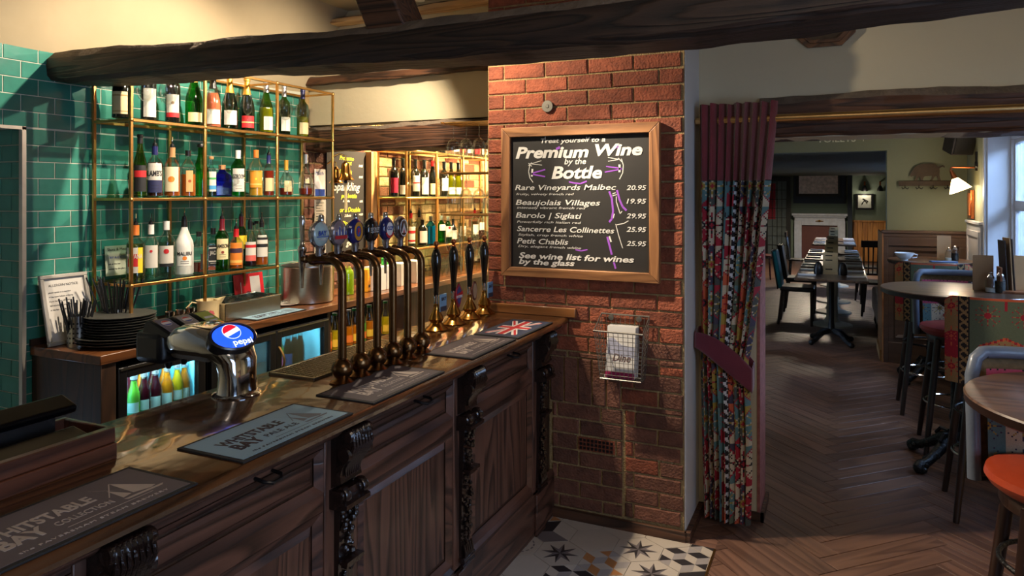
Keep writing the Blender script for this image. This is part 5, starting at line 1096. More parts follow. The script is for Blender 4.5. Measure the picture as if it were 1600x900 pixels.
for k in range(7):
    a = 2*PI*k/7; cy, cz = .012*math.cos(a), .055+.012*math.sin(a)
    fl_.add([(-rj*math.sin(t0) if False else rj*math.cos((cy+.008*math.cos(q))/rj-1.7), rj*math.sin((cy+.008*math.cos(q))/rj-1.7), cz+.008*math.sin(q)) for q in [2*PI*i/8 for i in range(8)] for t0 in (0,)], [tuple(range(8))])
fl_.build('flower_print', mat('flower_pink', (190, 90, 96), .5), jg)
tr = empty('ice_trough', (-3.10, 3.05, ZB), R(0), 'low brushed steel ice trough on the back counter', 'trough')
m = MB(); m.prism([(-.10, -.22), (.10, -.22), (.10, .20), (-.10, .20)], 0, .004)
for a, b_, c, d in ((-.10, -.097, -.22, .20), (.097, .10, -.22, .20), (-.1, .1, -.22, -.217), (-.1, .1, .197, .20)): m.box(a, b_, c, d, 0, .095)
m.build('trough_body', steel, tr); MB().tube([(-.1, -.22, .097), (.1, -.22, .097), (.1, .2, .097), (-.1, .2, .097)], .004, closed=True).build('rolled_rim', chrome, tr, True)
m = MB(); ri_ = random.Random(3)
for k in range(90): m.T = Matrix.Translation((ri_.uniform(-.09, .09), ri_.uniform(-.2, .18), ri_.uniform(.06, .10))) @ Euler((ri_.random()*3, ri_.random()*3, 0)).to_matrix().to_4x4(); m.box(-.011, .011, -.011, .011, -.009, .009)
tag(m.build('ice', glass('ice_glass', (236, 244, 248), dirty=.1)), 'heap of clear ice cubes in the steel trough', 'ice', kind='stuff').location = (-3.10, 3.05, ZB)
runner(0, .40, blue_g, ink, 'pale blue bar runner on the back counter by the trough', 'PALE ALE', z=ZB, loc=(-2.875, 2.93, ZB+.0005), rz=0).scale = (.68, 1, 1)
pl = onZ(449, 476, ZB); tag(MB().lathe([(.001, 0), (.06, 0), (.088, .012), (.090, .014), (.085, .014), (.05, .006), (.001, .005)], 36).build('white_plate', mat('white_china', (214, 206, 194), .2), None, True, loc=(pl.x, pl.y-.02, ZB)), 'small white plate with tongs on the back counter', 'plate')
tg_ = empty('ice_tongs', (pl.x, pl.y-.02, ZB+.014), R(60), 'steel tongs resting across the white plate', 'tongs'); MB().tube([(-.09, .006, 0), (0, .01, .008), (.12, .002, .03)], .0035).build('tong_arm', chrome, tg_, True); MB().tube([(-.09, -.006, 0), (0, -.012, .01), (.12, -.002, .03)], .0035).build('tong_arm', chrome, tg_, True)
MB().tube([(.0, .05, .004), (.05, .02, .02), (.17, -.03, .055)], .004).build('knife_handle', chrome, tg_, True)
bk = empty('ice_bucket', (-3.10, 3.60, ZB), 0, 'large brushed steel ice bucket behind the first taps', 'bucket')
MB().lathe([(.001, 0), (.150, 0), (.160, .008), (.166, .225), (.172, .232), (.172, .240), (.162, .236), (.156, .02), (.001, .01)], 48).build('bucket_body', steel, bk, True)
pc = bottle('spirit', sx(543, -3.06, ZB), 'bottle of bright lime cordial on the back counter', .24, .046, 'clear', 'lime', .72, cap='cork', cap0=.9); tag(pc, cat='bottle')
q = onX(571, 400, -3.04); cr = MB().box(-.03, .03, -.03, .03, 0, .16).build('juice_carton', mat('orange_carton', (232, 156, 30), .5), None, bevel=.004, loc=(-3.04, q.y, ZB), rot=(0, 0, R(15))); tag(cr, 'orange juice carton between the lime cordial and the white boxes', 'carton'); MB().box(.0302, .0306, -.015, .015, .03, .05).build('carton_print', inkm[Kl], cr)
for k, (px, w_) in enumerate(((586, .10), (601, .11), (623, .12), (647, .12))):
    q = onX(px, 440, -3.02); b_ = MB().box(-.06, .06, -w_/2, w_/2, 0, .17).build('napkin_box', whp, None, bevel=.003, loc=(-3.02, q.y, ZB)); tag(b_, 'plain white napkin box on the back counter, '+('first one after the carton', 'second one, behind the taps', 'third one, behind the taps', 'last one before the tumblers')[k], 'box', 'white napkin boxes')
    if k == 1: tag(MB().lathe([(.001, 0), (.026, 0), (.026, .05), (.001, .05)], 16).build('green_tub', mat('green_tub', (60, 190, 70), .4), None, True, loc=(-3.02, q.y, ZB+.17)), 'small bright green tub standing on a white napkin box', 'tub')
TM = MB().lathe([(.001, 0), (.026, 0), (.033, .14)], 20, cap=False).mesh('tumbler', wg, True)
for i in range(5):
    for j in range(3): tag(ob('tumbler', TM, None, (-2.95-.085*j, 5.16+i*.085, ZB)), 'tall straight tumbler, %s row, %s from the napkin boxes, behind the hand pumps' % (('front', 'middle', 'back')[j], ('first', 'second', 'third', 'fourth', 'fifth')[i]), 'glass', 'tumblers behind the hand pumps')
for i in range(5):
    for j in range(2): gl_(M_round, 'wine_glass', (-2.95-.12*j, 5.66+i*.12, ZB), 'upright wine glass by the pier, %s row, %s from the tumblers' % (('front', 'back')[j], ('first', 'second', 'third', 'fourth', 'fifth')[i]), 'wine glasses standing by the pier')
tag(bottle('wine', (-3.2, 5.08, ZB), 'clear water bottle with a red cap behind the last napkin box', .24, .036, 'clear', 'water', .7, cap='red', cap0=.9), cat='bottle')
# ------------------------------------------------------------------ soft drinks
fz = .04+.566
fr1 = [(209, 'greenl', 'green', 'pale green soft drink bottle, first in the left fridge'), (225, 'dkred', 'green', 'dark red juice bottle with a pale green label in the left fridge'), (243, 'dkred', 'white', 'dark red juice bottle with a white label in the left fridge'), (261, 'orange', 'white', 'orange juice bottle with a white label in the left fridge'), (277, 'yel', 'green', 'yellow juice bottle with a pale label in the left fridge'), (288, 'orange', 'orange', 'orange squash bottle, last in the left fridge')]
for px, l_, cp, lb_ in fr1:
    bottle('juice', sx(px, -2.96, fz), lb_, .205, .030, 'clear', l_, .86, lb=(.12, .40, (190, 214, 206)), band=[(0, .2, (60, 160, 120))] if cp == 'green' else None, cap='silver', cap0=.90, group='bottles in the left fridge', rz=-45, word='J20' if False else '')
for px, l_, g_, lb_ in ((437, 'greenl', 'clear', 'lime green bottle with a pink label in the right fridge'), (450, 'blk', 'clear', 'dark bottle with a blue label in the right fridge'), (460, 'blk', 'clear', 'dark cola bottle in the middle of the right fridge'), (469, 'blk', 'clear', 'dark cola bottle, last in the right fridge')):
    bottle('juice', sx(px, -2.97, fz), lb_, .225, .028, g_, l_, .8, lb=(.12, .42, (200, 90, 150) if px == 437 else (40, 80, 150)) if px < 455 else None, cap='silver' if px > 455 else 'green', cap0=.92, group='bottles in the right fridge')
for i in range(6): tag(bottle('juice', (-3.06, 2.17+i*.066, fz), 'dark bottle in the back row of the left fridge', .205, .029, 'clear', ('dkred', 'orange')[i % 2], .86, lb=(.12, .40, (190, 214, 206)), cap='silver', cap0=.90, group='back row of the left fridge'), cat='bottle')
for i in range(5): tag(bottle('juice', (-3.07, 2.72+i*.072, fz), 'dark bottle in the back row of the right fridge', .225, .029, 'clear', 'blk', .8, cap='silver', cap0=.92, group='back row of the right fridge'), cat='bottle')
for i, px in enumerate((512, 523, 545, 554, 566, 577, 590, 602)):
    l_ = ('orange', 'yel', 'orange', 'orange', 'greenl', 'orange', 'straw', 'yel')[i]
    nm = ('orange mixer bottle, first on the open shelf', 'yellow mixer bottle next to the first orange one', 'orange mixer bottle behind the first tap', 'deep orange mixer bottle behind the second tap', 'green mixer bottle between two orange ones', 'tall orange juice bottle on the open shelf', 'pale mixer bottle with a cream label', 'yellow mixer bottle, last on the open shelf')[i]
    bottle('juice', sx(px, -2.94, .645), nm, .235, .030, 'clear', l_, .52, lb=(.10, .30, ((226, 120, 40), (236, 190, 60))[i % 2]), cap='green' if i % 2 else 'silver', cap0=.94, group='mixer bottles on the open shelf', rz=-40)
for i in range(9):
    tag(bottle('juice', (-3.10, 3.66+i*.088, .645), 'dark mixer bottle in the back row of the open shelf', .235, .030, 'dgreen', 'blk', .7, cap='silver', cap0=.94, group='back row of mixer bottles'), cat='bottle')
lamp('shelf_glow', 'AREA', (-3.08, 4.0, .90), .8, WARM2, .15, (0, 0, 0), size_y=.8)
# ================================================================== CHALKBOARD ON THE PIER
cbd = mat('chalkboard_slate', (34, 31, 28), .6, var=.15, scale=6)
cb = empty('chalkboard', (-1.613, 3.40, 1.218), 0, 'framed black chalkboard listing premium wines on the brick pier', 'chalkboard')
BW, BH = .838, .775
fw = wood('chalkboard_frame_wood', (104, 66, 36), (164, 114, 70), .5, (.6, 6, 6), 7, bump=.25); fwv = wood('chalkboard_frame_upright', (100, 62, 34), (158, 108, 66), .5, (6, 6, .6), 7, bump=.25)
TF = FY.to_matrix().to_4x4(); fwid = .051
MB(TF).box(.02, BW-.02, .02, BH-.02, -.002, .008).build('board', cbd, cb)
def mitre(pts, m):
    b = MB(TF); b.prism(pts, -.004, .030); b.build('frame_bar', m, cb, bevel=.003)
mitre([(0, 0), (BW, 0), (BW-fwid, fwid*.92), (fwid, fwid*.92)], fw); mitre([(0, BH), (fwid, BH-fwid), (BW-fwid, BH-fwid), (BW, BH)], fw)
mitre([(0, 0), (fwid, fwid*.92), (fwid, BH-fwid), (0, BH)], fwv); mitre([(BW, 0), (BW, BH), (BW-fwid, BH-fwid), (BW-fwid, fwid*.92)], fwv)
def bp(px, py):  # a place on the board, read off the photograph
    p = onY(px, py, 3.392); return p.x+1.613, p.z-1.218
bl_ = {}
def cw_(s_, px0, px1, py, h, m=chalk, bold=.0, sh=.22, wob=.0012):
    """words between two photo columns on baseline py, letter height h"""
    x0, z = bp(px0, py); x1, z1 = bp(px1, py)
    me = text_mesh(s_, h*1.38, m, shear=sh, bold=bold, wob=wob, width=x1-x0)
    ob('lettering', me, cb, (x0, -.0095, z), FY)
cw_('Treat yourself to a', 845, 946, 224, .024, bold=.0005)
cw_('Premium', 806, 920, 247.5, .058, bold=.0028); cw_('Wine', 930, 1004, 243.5, .058, bold=.0028)
cw_('by the', 882, 916, 257, .03, bold=.0005)
cw_('Bottle', 862, 941, 279, .062, bold=.0028)
rows_ = (('Rare Vineyards Malbec', 805, 963, 297, 'fruity, velvety french red', 897, 305, '20.95', 297), ('Beaujolais Villages', 806, 938, 320, 'intensely vibrant french red', 915, 326, '19.95', 318), ('Barolo | Siglati', 806, 909, 340, 'Powerfully rich Italian red', 908, 348, '29.95', 341), ('Sancerre Les Collinettes', 808, 960, 361, 'Stylish, crisp french white', 911, 368, '25.95', 362), ('Petit Chablis', 808, 888, 380, 'Dry, elegant french white', 908, 386, '25.95', 384))
for s_, a, b, y, s2, b2_, y2, pr_, yp in rows_:
    cw_(s_, a, b, y, .028, bold=.0004, wob=.0004); cw_(s2, a+2, b2_, y2, .012, bold=.0, wob=.0003); cw_(pr_, 979, 1010, yp, .024, bold=.0005, wob=.0005)
cw_('See wine list for wines', 811, 991, 403, .030, bold=.0010, wob=.001); cw_('by the glass', 811, 898, 412, .028, bold=.0010, wob=.001)
def stroke(pts, m, w_=.006, name='chalk_stroke'):
    q = [bp(*p) for p in pts]; b = MB(TF); z = .0088
    for (x0, y0), (x1, y1) in zip(q, q[1:]):
        d = Vector((x1-x0, y1-y0)).normalized()*w_/2; n_ = Vector((-d.y, d.x))
        b.add([(x0-n_.x, y0-n_.y, z), (x1-n_.x, y1-n_.y, z), (x1+n_.x, y1+n_.y, z), (x0+n_.x, y0+n_.y, z)], [(0, 1, 2, 3)])
    b.build(name, m, cb)
for pts, m, w_ in (([(869, 233), (875, 230)], chp, .012), ([(961, 231), (966, 228)], chp, .012), ([(889, 284), (897, 286), (907, 287), (917, 283)], chp, .007), ([(852, 265), (834, 270), (830, 272), (852, 276)], chp, .007), ([(947, 260), (970, 263), (972, 264), (945, 269)], chp, .006),
        ([(846, 251), (830, 256), (847, 258)], chalk, .003), ([(826, 255), (831, 260)], chalk, .004), ([(826, 259), (831, 254)], chalk, .004), ([(828, 258), (826, 268), (828, 278), (833, 285)], chalk, .004), ([(832, 264), (831, 276)], chalk, .010), ([(950, 246), (968, 249), (950, 252)], chalk, .003), ([(966, 247), (972, 253)], chalk, .004), ([(971, 248), (974, 258), (973, 270), (968, 280)], chalk, .004), ([(968, 257), (968, 269)], chalk, .010),
        ([(952, 299), (956, 310), (958, 330), (956, 342), (952, 347)], chp, .010), ([(964, 297), (968, 312), (973, 323), (979, 329)], chp, .010), ([(963, 307), (963, 315), (969, 334), (972, 330)], chalk, .004), ([(957, 303), (962, 301)], chalk, .004), ([(957, 306), (964, 304)], chalk, .004), ([(962, 352), (965, 351), (975, 349), (982, 345)], chalk, .004), ([(962, 350), (967, 369), (973, 388)], chalk, .004),
        ([(949, 370), (952, 382), (956, 398)], chp, .010), ([(952, 369), (955, 378)], chalk, .008), ([(960, 334), (958, 341)], chalk, .005), ([(959, 409), (962, 420)], chp, .009), ([(899, 390), (908, 392), (918, 390)], chp, .006), ([(852, 222), (852, 213)], chalk, .004)):
    stroke(pts, m, w_)
# ------------------------------------------------------------------ wire basket with menus
bk2 = empty('wire_basket', (-.95, 3.40, .753), 0, 'grey wire basket full of leaflets fixed to the brick pier', 'basket')
wire = mat('galvanised_wire', (124, 120, 112), .4, .7)
def rect_at(z, w_, y0, y1): return [(-w_, y0, z), (w_, y0, z), (w_, y1, z), (-w_, y1, z)]
bw0, bw1 = .100, .120
MB().tube(rect_at(.0, bw0, -.09, -.004), .004, closed=True).build('bottom_frame', wire, bk2, True)
MB().tube([(-bw1, -.13, .235), (bw1, -.13, .235), (bw1, -.004, .30), (-bw1, -.004, .30)], .0045, closed=True).build('top_frame', wire, bk2, True)
m = MB()
for k in range(11):
    t = -1+2*k/10; m.tube([(t*bw0, -.004, 0), (t*bw0, -.09, 0), (t*bw1, -.13, .235)], .0014, 5); m.tube([(t*bw0, -.004, 0), (t*bw1, -.004, .30)], .0014, 5)
for k in range(1, 11):
    f = k/11; w_ = bw0+(bw1-bw0)*f; yf = -.09-.04*f; m.tube([(-w_, -.004, .30*f), (-w_, yf, .235*f), (w_, yf, .235*f), (w_, -.004, .30*f)], .0014, 5)
for s_ in (-1, 1):
    for k in range(1, 4): y = -.004-.028*k; m.tube([(s_*bw0, y, 0), (s_*bw1, y-.012, .30-.015*k)], .0014, 5)
for k in range(1, 5): m.tube([(-bw0, -.09+k*.017, 0), (bw0, -.09+k*.017, 0)], .0014, 5)
g_ = m.build('wire_mesh', wire, bk2); tag(g_, kind='stuff')
for s_ in (-1, 1): MB().lathe([(.001, 0), (.014, 0), (.014, .006), (.001, .008)], 14, ax='y').build('wall_fixing', wire, bk2, True, loc=(s_*.07, -.004, .285), rot=(0, 0, PI))
for k in range(12):
    top = k == 0
    b_ = MB(Matrix.Rotation(R(-9), 4, 'X')).box(-.072, .068+.002*(k % 2), -.004, 0, 0, .245); f = b_.build('leaflet', pap, None, loc=(-.955+.0012*(k % 3), 3.322+k*.0055, .760))
    tag(f, 'white leaflet with a magenta foot, foremost in the wire basket' if top else 'plain white leaflet stacked in the wire basket', 'leaflet', None if top else 'leaflets in the wire basket')
    if top:
        T = Matrix.Rotation(R(-9), 4, 'X')
        MB(T).box(-.072, .070, -.0046, -.004, 0, .028).build('magenta_foot', mat('magenta_print', (150, 30, 80), .5), f); MB(T).add([(-.066, -.0046, .11), (.066, -.0046, .10), (.066, -.0046, .15), (.0, -.0046, .158), (-.04, -.0046, .19), (-.066, -.0046, .185)], [range(6)]).build('picture_print', mat('grey_blue_print', (150, 152, 170), .6, var=.25, scale=60), f)
        t_ = text_mesh('Dine', .05, mat('brown_ink', (96, 70, 66), .6), shear=.3, bold=.0006, width=.09); o = ob('lettering', t_, f); o.matrix_local = T @ Matrix.Translation((-.04, -.0048, .08)) @ TF
# ================================================================== CURTAIN
PAL = {k: lin(v) for k, v in dict(k=(30, 24, 26), c=(196, 180, 152), r=(158, 26, 44), t=(88, 122, 122), y=(158, 132, 52), g=(72, 76, 70), o=(200, 92, 56), n=(62, 56, 74), p=(176, 70, 96), w=(206, 204, 204), e=(94, 104, 82), b=(150, 118, 76)).items()}
HOOK = ("k.cc.k", "kccc.k", "kc..ck", "k.c.ck", "k..cck", "k.cc.k", "kcc..k", "kc.c.k", "kcc..k", "k.cc.k")
def flower(i, j, ci, cj, pal):
    """stepped rug flower; None outside"""
    dx, dy = i-ci, j-cj; a, b = abs(dx), abs(dy); m_ = max(a, b); s_ = a+b
    if s_ <= 1: return pal[0]
    if s_ <= 3 and m_ <= 2: return pal[1]
    if (a == b and m_ <= 6) or (a == 0 and b <= 7) or (b == 0 and a <= 7): return pal[2] if m_ not in (4, 5) else pal[1]
    if m_ == 8 and (a in (0, 4) or b in (0, 4)): return pal[0]
    return None
def kilim(i, j, seed=0):
    """stitch colour of the patterned curtain: stripes of different weave motifs"""
    bands = ((0, 6, 'hook'), (6, 22, 'A'), (22, 26, 'y'), (26, 44, 'B'), (44, 50, 'hook'), (50, 68, 'C'), (68, 72, 't'), (72, 90, 'A'), (90, 96, 'hook2'), (96, 112, 'D'))
    q = i % 112
    for a, b, kind in bands:
        if a <= q < b: break
    x = q-a
    if kind == 'hook': return 'k' if HOOK[j % 10][x] in 'k.' and HOOK[j % 10][x] != 'c' else 'c'
    if kind == 'hook2': return 'w' if ((x+j) % 6 in (0, 1) or (x-j) % 6 in (0,)) else 'k'
    if kind in ('y', 't'): return kind if (j//3+x) % 7 else 'k'
    wd = b-a; cx = wd//2; per = 26; jj = j % per; blk = j//per
    gr = {'A': 'crtgyo', 'B': 'ncgrct', 'C': 'rctyng', 'D': 'tcnoce'}[kind]; base = gr[(blk+seed) % 6]
    edge = abs(x-cx)+abs(jj-per//2)
    if edge > cx+per//2-8: return gr[(blk+seed+(1 if jj > per//2 else 5)) % 6]
    if edge == cx+per//2-8: return 'r' if base != 'r' else 'k'
    f = flower(x, jj, cx, per//2, ('r' if base != 'r' else 'c', 'y' if base in 'kngt' else 'k', 'c' if base in 'rkngt' else 'r'))
    if f: return f
    if (x*3+jj*5) % 17 == 0: return 'k' if base in 'cyo' else 'c'
    return base
def cloth(name, nu, nv, pos, colf, m, parent, thick=.0):
    """mesh grid with one yarn colour per cell"""
    vs = [pos(i/nu, j/nv) for j in range(nv+1) for i in range(nu+1)]; fs = [(j*(nu+1)+i, j*(nu+1)+i+1, (j+1)*(nu+1)+i+1, (j+1)*(nu+1)+i) for j in range(nv) for i in range(nu)]
    me = bpy.data.meshes.new(name); me.from_pydata(vs, [], fs); me.materials.append(m)
    ca = me.color_attributes.new('Cd', 'FLOAT_COLOR', 'CORNER'); buf = []
    for j in range(nv):
        for i in range(nu): buf += list(colf(i, j))*4
    ca.data.foreach_set('color', buf); me.polygons.foreach_set('use_smooth', [True]*len(me.polygons)); me.update()
    o = ob(name, me, parent)
    if thick: sm = o.modifiers.new('thickness', 'SOLIDIFY'); sm.thickness = thick; sm.offset = -1
    return o
cur = empty('curtain', (0, 0, 0), 0, 'heavy curtain with burgundy velvet top and rug patterned cloth below, tied back', 'curtain')
NF = 9
def curt(u, z):
    """u across the cloth 0..1, z height: the folds gather at the tie"""
    if z > .83: t = min(1, (z-.83)/1.25); xl, xr = -.640+.012*(1-t), -.412+.135*t**.75
    else: t = (.83-z)/.83; xl, xr = -.632+.015*t, -.412+.018*math.sin(t*PI*.8)
    x = xl+(xr-xl)*u+.006*math.sin(u*NF*2*PI*2+1)
    ph = u*NF*2*PI+.5*math.sin(z*2.3+u*5); amp = .034+.010*min(1, abs(z-.83)*1.5)
    y = 3.645+amp*math.sin(ph)+.012*math.sin(u*9+z*2)
    return (x+.008*math.cos(ph), y, z)
velvet = mat('burgundy_velvet', (112, 28, 36), .8, var=.15, scale=10, sheen=.6, bump=.15, bscale=80)
zs_ = 1.712; NU = 240
MB().grid(lambda u, v: curt(u, zs_+(2.092-zs_)*v+.004*math.sin(u*40)), NU, 14).build('velvet_top', velvet, cur, True)
kil = attrmat('woven_rug_cloth')
cloth('patterned_cloth', 168, 225, lambda u, v: curt(u, .035+(zs_-.035)*v), lambda i, j: PAL[kilim(i, j)], kil, cur)
tie = MB(); tn = 30
def tiep(u, v):  # burgundy tie round the gathered folds, hanging lower at the right
    x = -.650+.272*u; z = .955-.215*u**1.2-.075*(1-.25*u)+(.075+.055*math.sin(u*PI*.75))*v
    y = 3.645-.045-.03*math.sin(u*PI)+.01*v
    return (x, y, z)
tie.grid(tiep, tn, 6)
tie.grid(lambda u, v: (lambda p: (p[0]+.0, 3.70+.02*math.sin(u*PI), p[2]+.015))(tiep(u, v)), tn, 6); tie.grid(lambda u, v: (lambda a, b: tuple(Vector(a)*(1-u)+Vector(b)*u))(tiep(1, v), (tiep(1, v)[0]+.0, 3.70, tiep(1, v)[2]+.015)), 4, 6); tie.grid(lambda u, v: (lambda a, b: tuple(Vector(a)*(1-u)+Vector(b)*u))(tiep(0, v), (tiep(0, v)[0], 3.70, tiep(0, v)[2]+.015)), 4, 6)
to_ = tie.build('tie_back', mat('burgundy_tie', (100, 24, 44), .8, var=.15, sheen=.5), cur, True); sm = to_.modifiers.new('t', 'SOLIDIFY'); sm.thickness = .004
rod = empty('curtain_rod', (0, 0, 0), 0, 'long brass curtain rod across the opening', 'curtain rod')
MB().lathe([(.001, -.66), (.019, -.655), (.019, 1.15), (.001, 1.155)], 18, ax='x').build('rod', mat('brass_rod', (206, 168, 112), .3, 1), rod, True, loc=(0, 3.65, 2.012))
for x in (-.65, 1.1): MB().tube([(x, 3.65, 2.012), (x, 3.765, 2.012)], .008).build('rod_bracket', brass, rod, True)
MB().box(-.372, -.358, 3.765, 4.05, -.01, 1.925).build('brick_jamb', mat('pink_brick_jamb', (150, 92, 84), .8, var=.35, scale=30, bump=.5), None); tag(bpy.data.objects['brick_jamb'], 'rough pink brick edge of the opening beside the curtain', 'jamb', kind='structure')
bb_ = MB().box(-.66, -.34, 3.755, 3.77, -.01, .045).box(-.355, -.34, 3.755, 4.05, -.01, .045).build('baseboard_middle', oldbeam2); tag(bb_, 'small brown skirting below the curtain', 'skirting', kind='structure')
# ================================================================== HIGH TABLES AND STOOLS
dkw = wood('dark_stool_beech', (26, 16, 12), (48, 30, 22), .35, (6, 6, .5), 6, coat=.2); iron = mat('black_cast_iron', (18, 18, 20), .4, .3, var=.3, bump=.6, bscale=70)
ttop = wood('walnut_table_top', (62, 42, 32), (104, 76, 58), .33, (.6, 5, 5), 6, coat=.2, bump=.1); tedge = mat('dark_table_edge', (40, 24, 18), .35)
def round_table(x, y, r, label, h=1.07):
    t = empty('high_table', (x, y, 0), 0, label, 'table', 'round high tables')
    MB().lathe([(.001, h-.034), (r-.012, h-.034), (r-.002, h-.028), (r, h-.006)], 64).build('table_edge', tedge, t, True); MB().lathe([(r, h-.006), (r-.004, h-.001), (r-.01, h), (.001, h)], 64).build('table_top', ttop, t, True)
    MB().lathe([(.001, .14), (.055, .14), (.06, .16), (.035, .20), (.028, .26), (.038, .30), (.028, .34), (.026, .8), (.034, .86), (.026, .90), (.05, .95), (.16, 1.03), (.16, h-.034), (.001, h-.034)], 20).build('pedestal', iron, t, True)
    for k in range(4):
        a = R(45+90*k); m = MB(Matrix.Rotation(a, 4, 'Z'))
        m.tube([(.03, 0, .17), (.09, 0, .15), (.16, 0, .10), (.24, 0, .055), (.29, 0, .05), (.315, 0, .03)], [.035, .034, .030, .026, .03, .028], 10)
        m.ball((.30, 0, .032), .034, 10); m.ball((.29, .022, .024), .020, 8); m.ball((.29, -.022, .024), .020, 8)
        for q in range(5): m.ball((.09+.045*q, .022*(-1)**q, .135-.022*q), .017, 7)
        m.tube([(.05, .0, .20), (.10, .0, .205), (.13, 0, .17), (.11, 0, .15)], .012, 6); m.build('claw_foot', iron, t, True)
    return t
round_table(.74, 2.44, .405, 'round dark high table nearest the viewer, over the orange stool seat')
round_table(.645, 5.02, .408, 'round dark high table with the menu stand and pepper mill')
round_table(.73, 7.16, .335, 'round dark high table with the white bowl, by the panelled partition')
leather = mat('orange_leather', (176, 66, 34), .38, var=.12, scale=8, coat=.25, bump=.1, bscale=60); pinkle = mat('grey_blue_leather', (96, 106, 122), .4, var=.12, scale=6, coat=.15, bump=.12, bscale=60)
def rug_back(i, j, w_, h_):
    """outside of the stool back: stripes left and right, green field with flowers, cream hexagon"""
    if i > w_/2: i = w_-1-i
    if i < 9: f = flower(i, j % 26, 4, 13, ('o', 'r', 'o')); return ('r' if 20 < j % 52 < 44 else 'b') if not f else f
    if i < 17: return 'b' if ((i+j) % 8 in (0, 1, 2) or (i-j) % 8 in (0, 1)) and i not in (9, 16) else 'k'
    x = i-17; c_ = w_/2-17
    if j > h_-3: return 'o'
    hexa = (h_*.55)-(abs(c_-x)*.0)-(0 if x > 5 else 99)+(x-c_)*.42
    if j < hexa-1 and j > h_*.08:
        f = flower(i, j, int(w_/2)-1, int(h_*.38), ('r', 'r', 'e')) or flower(i, j, 28, int(h_*.22), ('r', 'o', 'r')); return f or ('o' if x < 7 else 'b')
    if abs(j-hexa) <= 1.2 and x > 3: return 'r' if (i//2) % 2 else 'o'
    f = flower(i, j, int(17+c_*.5), int(h_*.80), ('r', 'r', 'b')); return f or ('r' if abs(x-c_) < 2 and j > h_*.86 else 'e')
def rug_in(i, j, w_, h_):
    if i < 8: return 'w' if j % 7 == 3 and i % 3 == 1 else 'n'
    if i < 20: return 'w' if ((i+j) % 10 in (0, 1, 2, 3) and (i-j) % 6 in (0, 1, 2)) else ('n' if i not in (8, 19) else 'p')
    if j > h_*.55: f = flower(i % 18, j % 22, 9, 11, ('k', 't', 'p')); return f or 'p'
    f = flower(i % 20, j % 22, 10, 11, ('n', 'y', 'n')); return f or ('t' if (i//20) % 2 else 'c')
def stool(x, y, rz, label, back='in', seat=leather, backmat=None, h=.80):
    """seat faces local +Y away from its back, which stands at local -Y... the back's outside looks to -Y"""
    s_ = empty('bar_stool', (x, y, 0), rz, label, 'stool', 'bar stools with rug patterned backs')
    MB().lathe([(.001, h-.06), (.185, h-.06), (.205, h-.045), (.217, h-.025), (.212, h-.006), (.17, h+.004), (.001, h+.006)], 48).build('seat', seat, s_, True)
    MB().lathe([(.001, h-.11), (.172, h-.11), (.178, h-.10), (.178, h-.058), (.001, h-.058)], 40).build('seat_frame', dkw, s_, True)
    for sx_ in (-1, 1):
        for sy in (-1, 1):
            a, b = Vector((sx_*.125, sy*.125, h-.08)), Vector((sx_*.20, sy*.21, 0)); MB().tube([a, a*.5+b*.5, b], [.022, .020, .015], 10).build('leg', dkw, s_, True)
    for z, rr in ((.52, .178), (.30, .19)):
        MB().tube([(rr*math.cos(R(q)), rr*math.sin(R(q)), z) for q in range(0, 360, 15)], .008, 8, closed=True).build('foot_ring', chrome if z < .5 else iron, s_, True)
    # curved back shell
    W2, z0, z1, yb = .225, h-.10, h+.315, -.205
    def shell(u, v, off):
        a = (u-.5)*2; xx = a*W2*(1-.02*(1-v)); yy = yb+off+.055*abs(a)**2.4-.03*v; zt = z0+(z1-z0)*v
        cr_ = max(0, abs(a)-.86)/.14; zt -= cr_**2*.03*(v > .5)*v; return (xx, yy, zt)
    if back == 'out':
        nu, nv = 84, 74; cloth('back_outside', nu, nv, lambda u, v: (lambda p: ((p[0])*1.10, p[1]+.02*abs(2*u-1)**6, p[2]+.024*v))(shell(u, v, -.030)), lambda i, j: PAL[rug_back(i, j, nu, nv)], kil, s_)
    else: MB().grid(lambda u, v: shell(u, v, -.022), 24, 8).build('back_outside', mat('rug_brown_side', (118, 92, 60), .85, var=.3, scale=60), s_, True)
    nu, nv = 70, 70; cloth('back_inside', nu, nv, lambda u, v: (lambda p: (p[0], p[1]+.012*math.sin(u*PI)*math.sin(v*PI), p[2]))(shell(.09+.82*u, .02+.86*v, .024)), lambda i, j: PAL[rug_in(i, j, nu, nv)], kil, s_)
    for bx in (.36, .64):
        for bz in (.35, .68):
            p = shell(.09+.82*bx, .02+.86*bz, .036); MB().ball(p, .010, 10).build('button', mat('pink_button', (190, 60, 70), .4), s_, True)
    pts = [shell(0, 0, 0)]+[shell(0, v/8, 0) for v in range(1, 8)]+[shell(.03, .975, 0), shell(.08, 1.0, 0)]+[shell(.1+.8*k/12, 1.0, 0) for k in range(13)]+[shell(.92, 1.0, 0), shell(.97, .975, 0)]+[shell(1, v/8, 0) for v in range(7, -1, -1)]
    MB().tube(pts, .021, 12).build('leather_roll', pinkle, s_, True)
    MB().grid(lambda u, v: shell(u, 0, -.02+.04*v), 24, 1).build('back_underside', dkw, s_)
    return s_
stool(.632, 2.64, R(180), 'bar stool with orange leather seat and patterned back, nearest the viewer', 'in')
stool(.735, 4.37, 0, 'bar stool turned away, showing its green and cream rug patterned back', 'out')
stool(.70, 5.36, R(180), 'bar stool facing the viewer at the far side of the menu table', 'in', mat('red_leather', (150, 46, 44), .4, coat=.2))
stool(.63, 6.22, R(0), 'bar stool with a red patterned back behind the menu table', 'out')
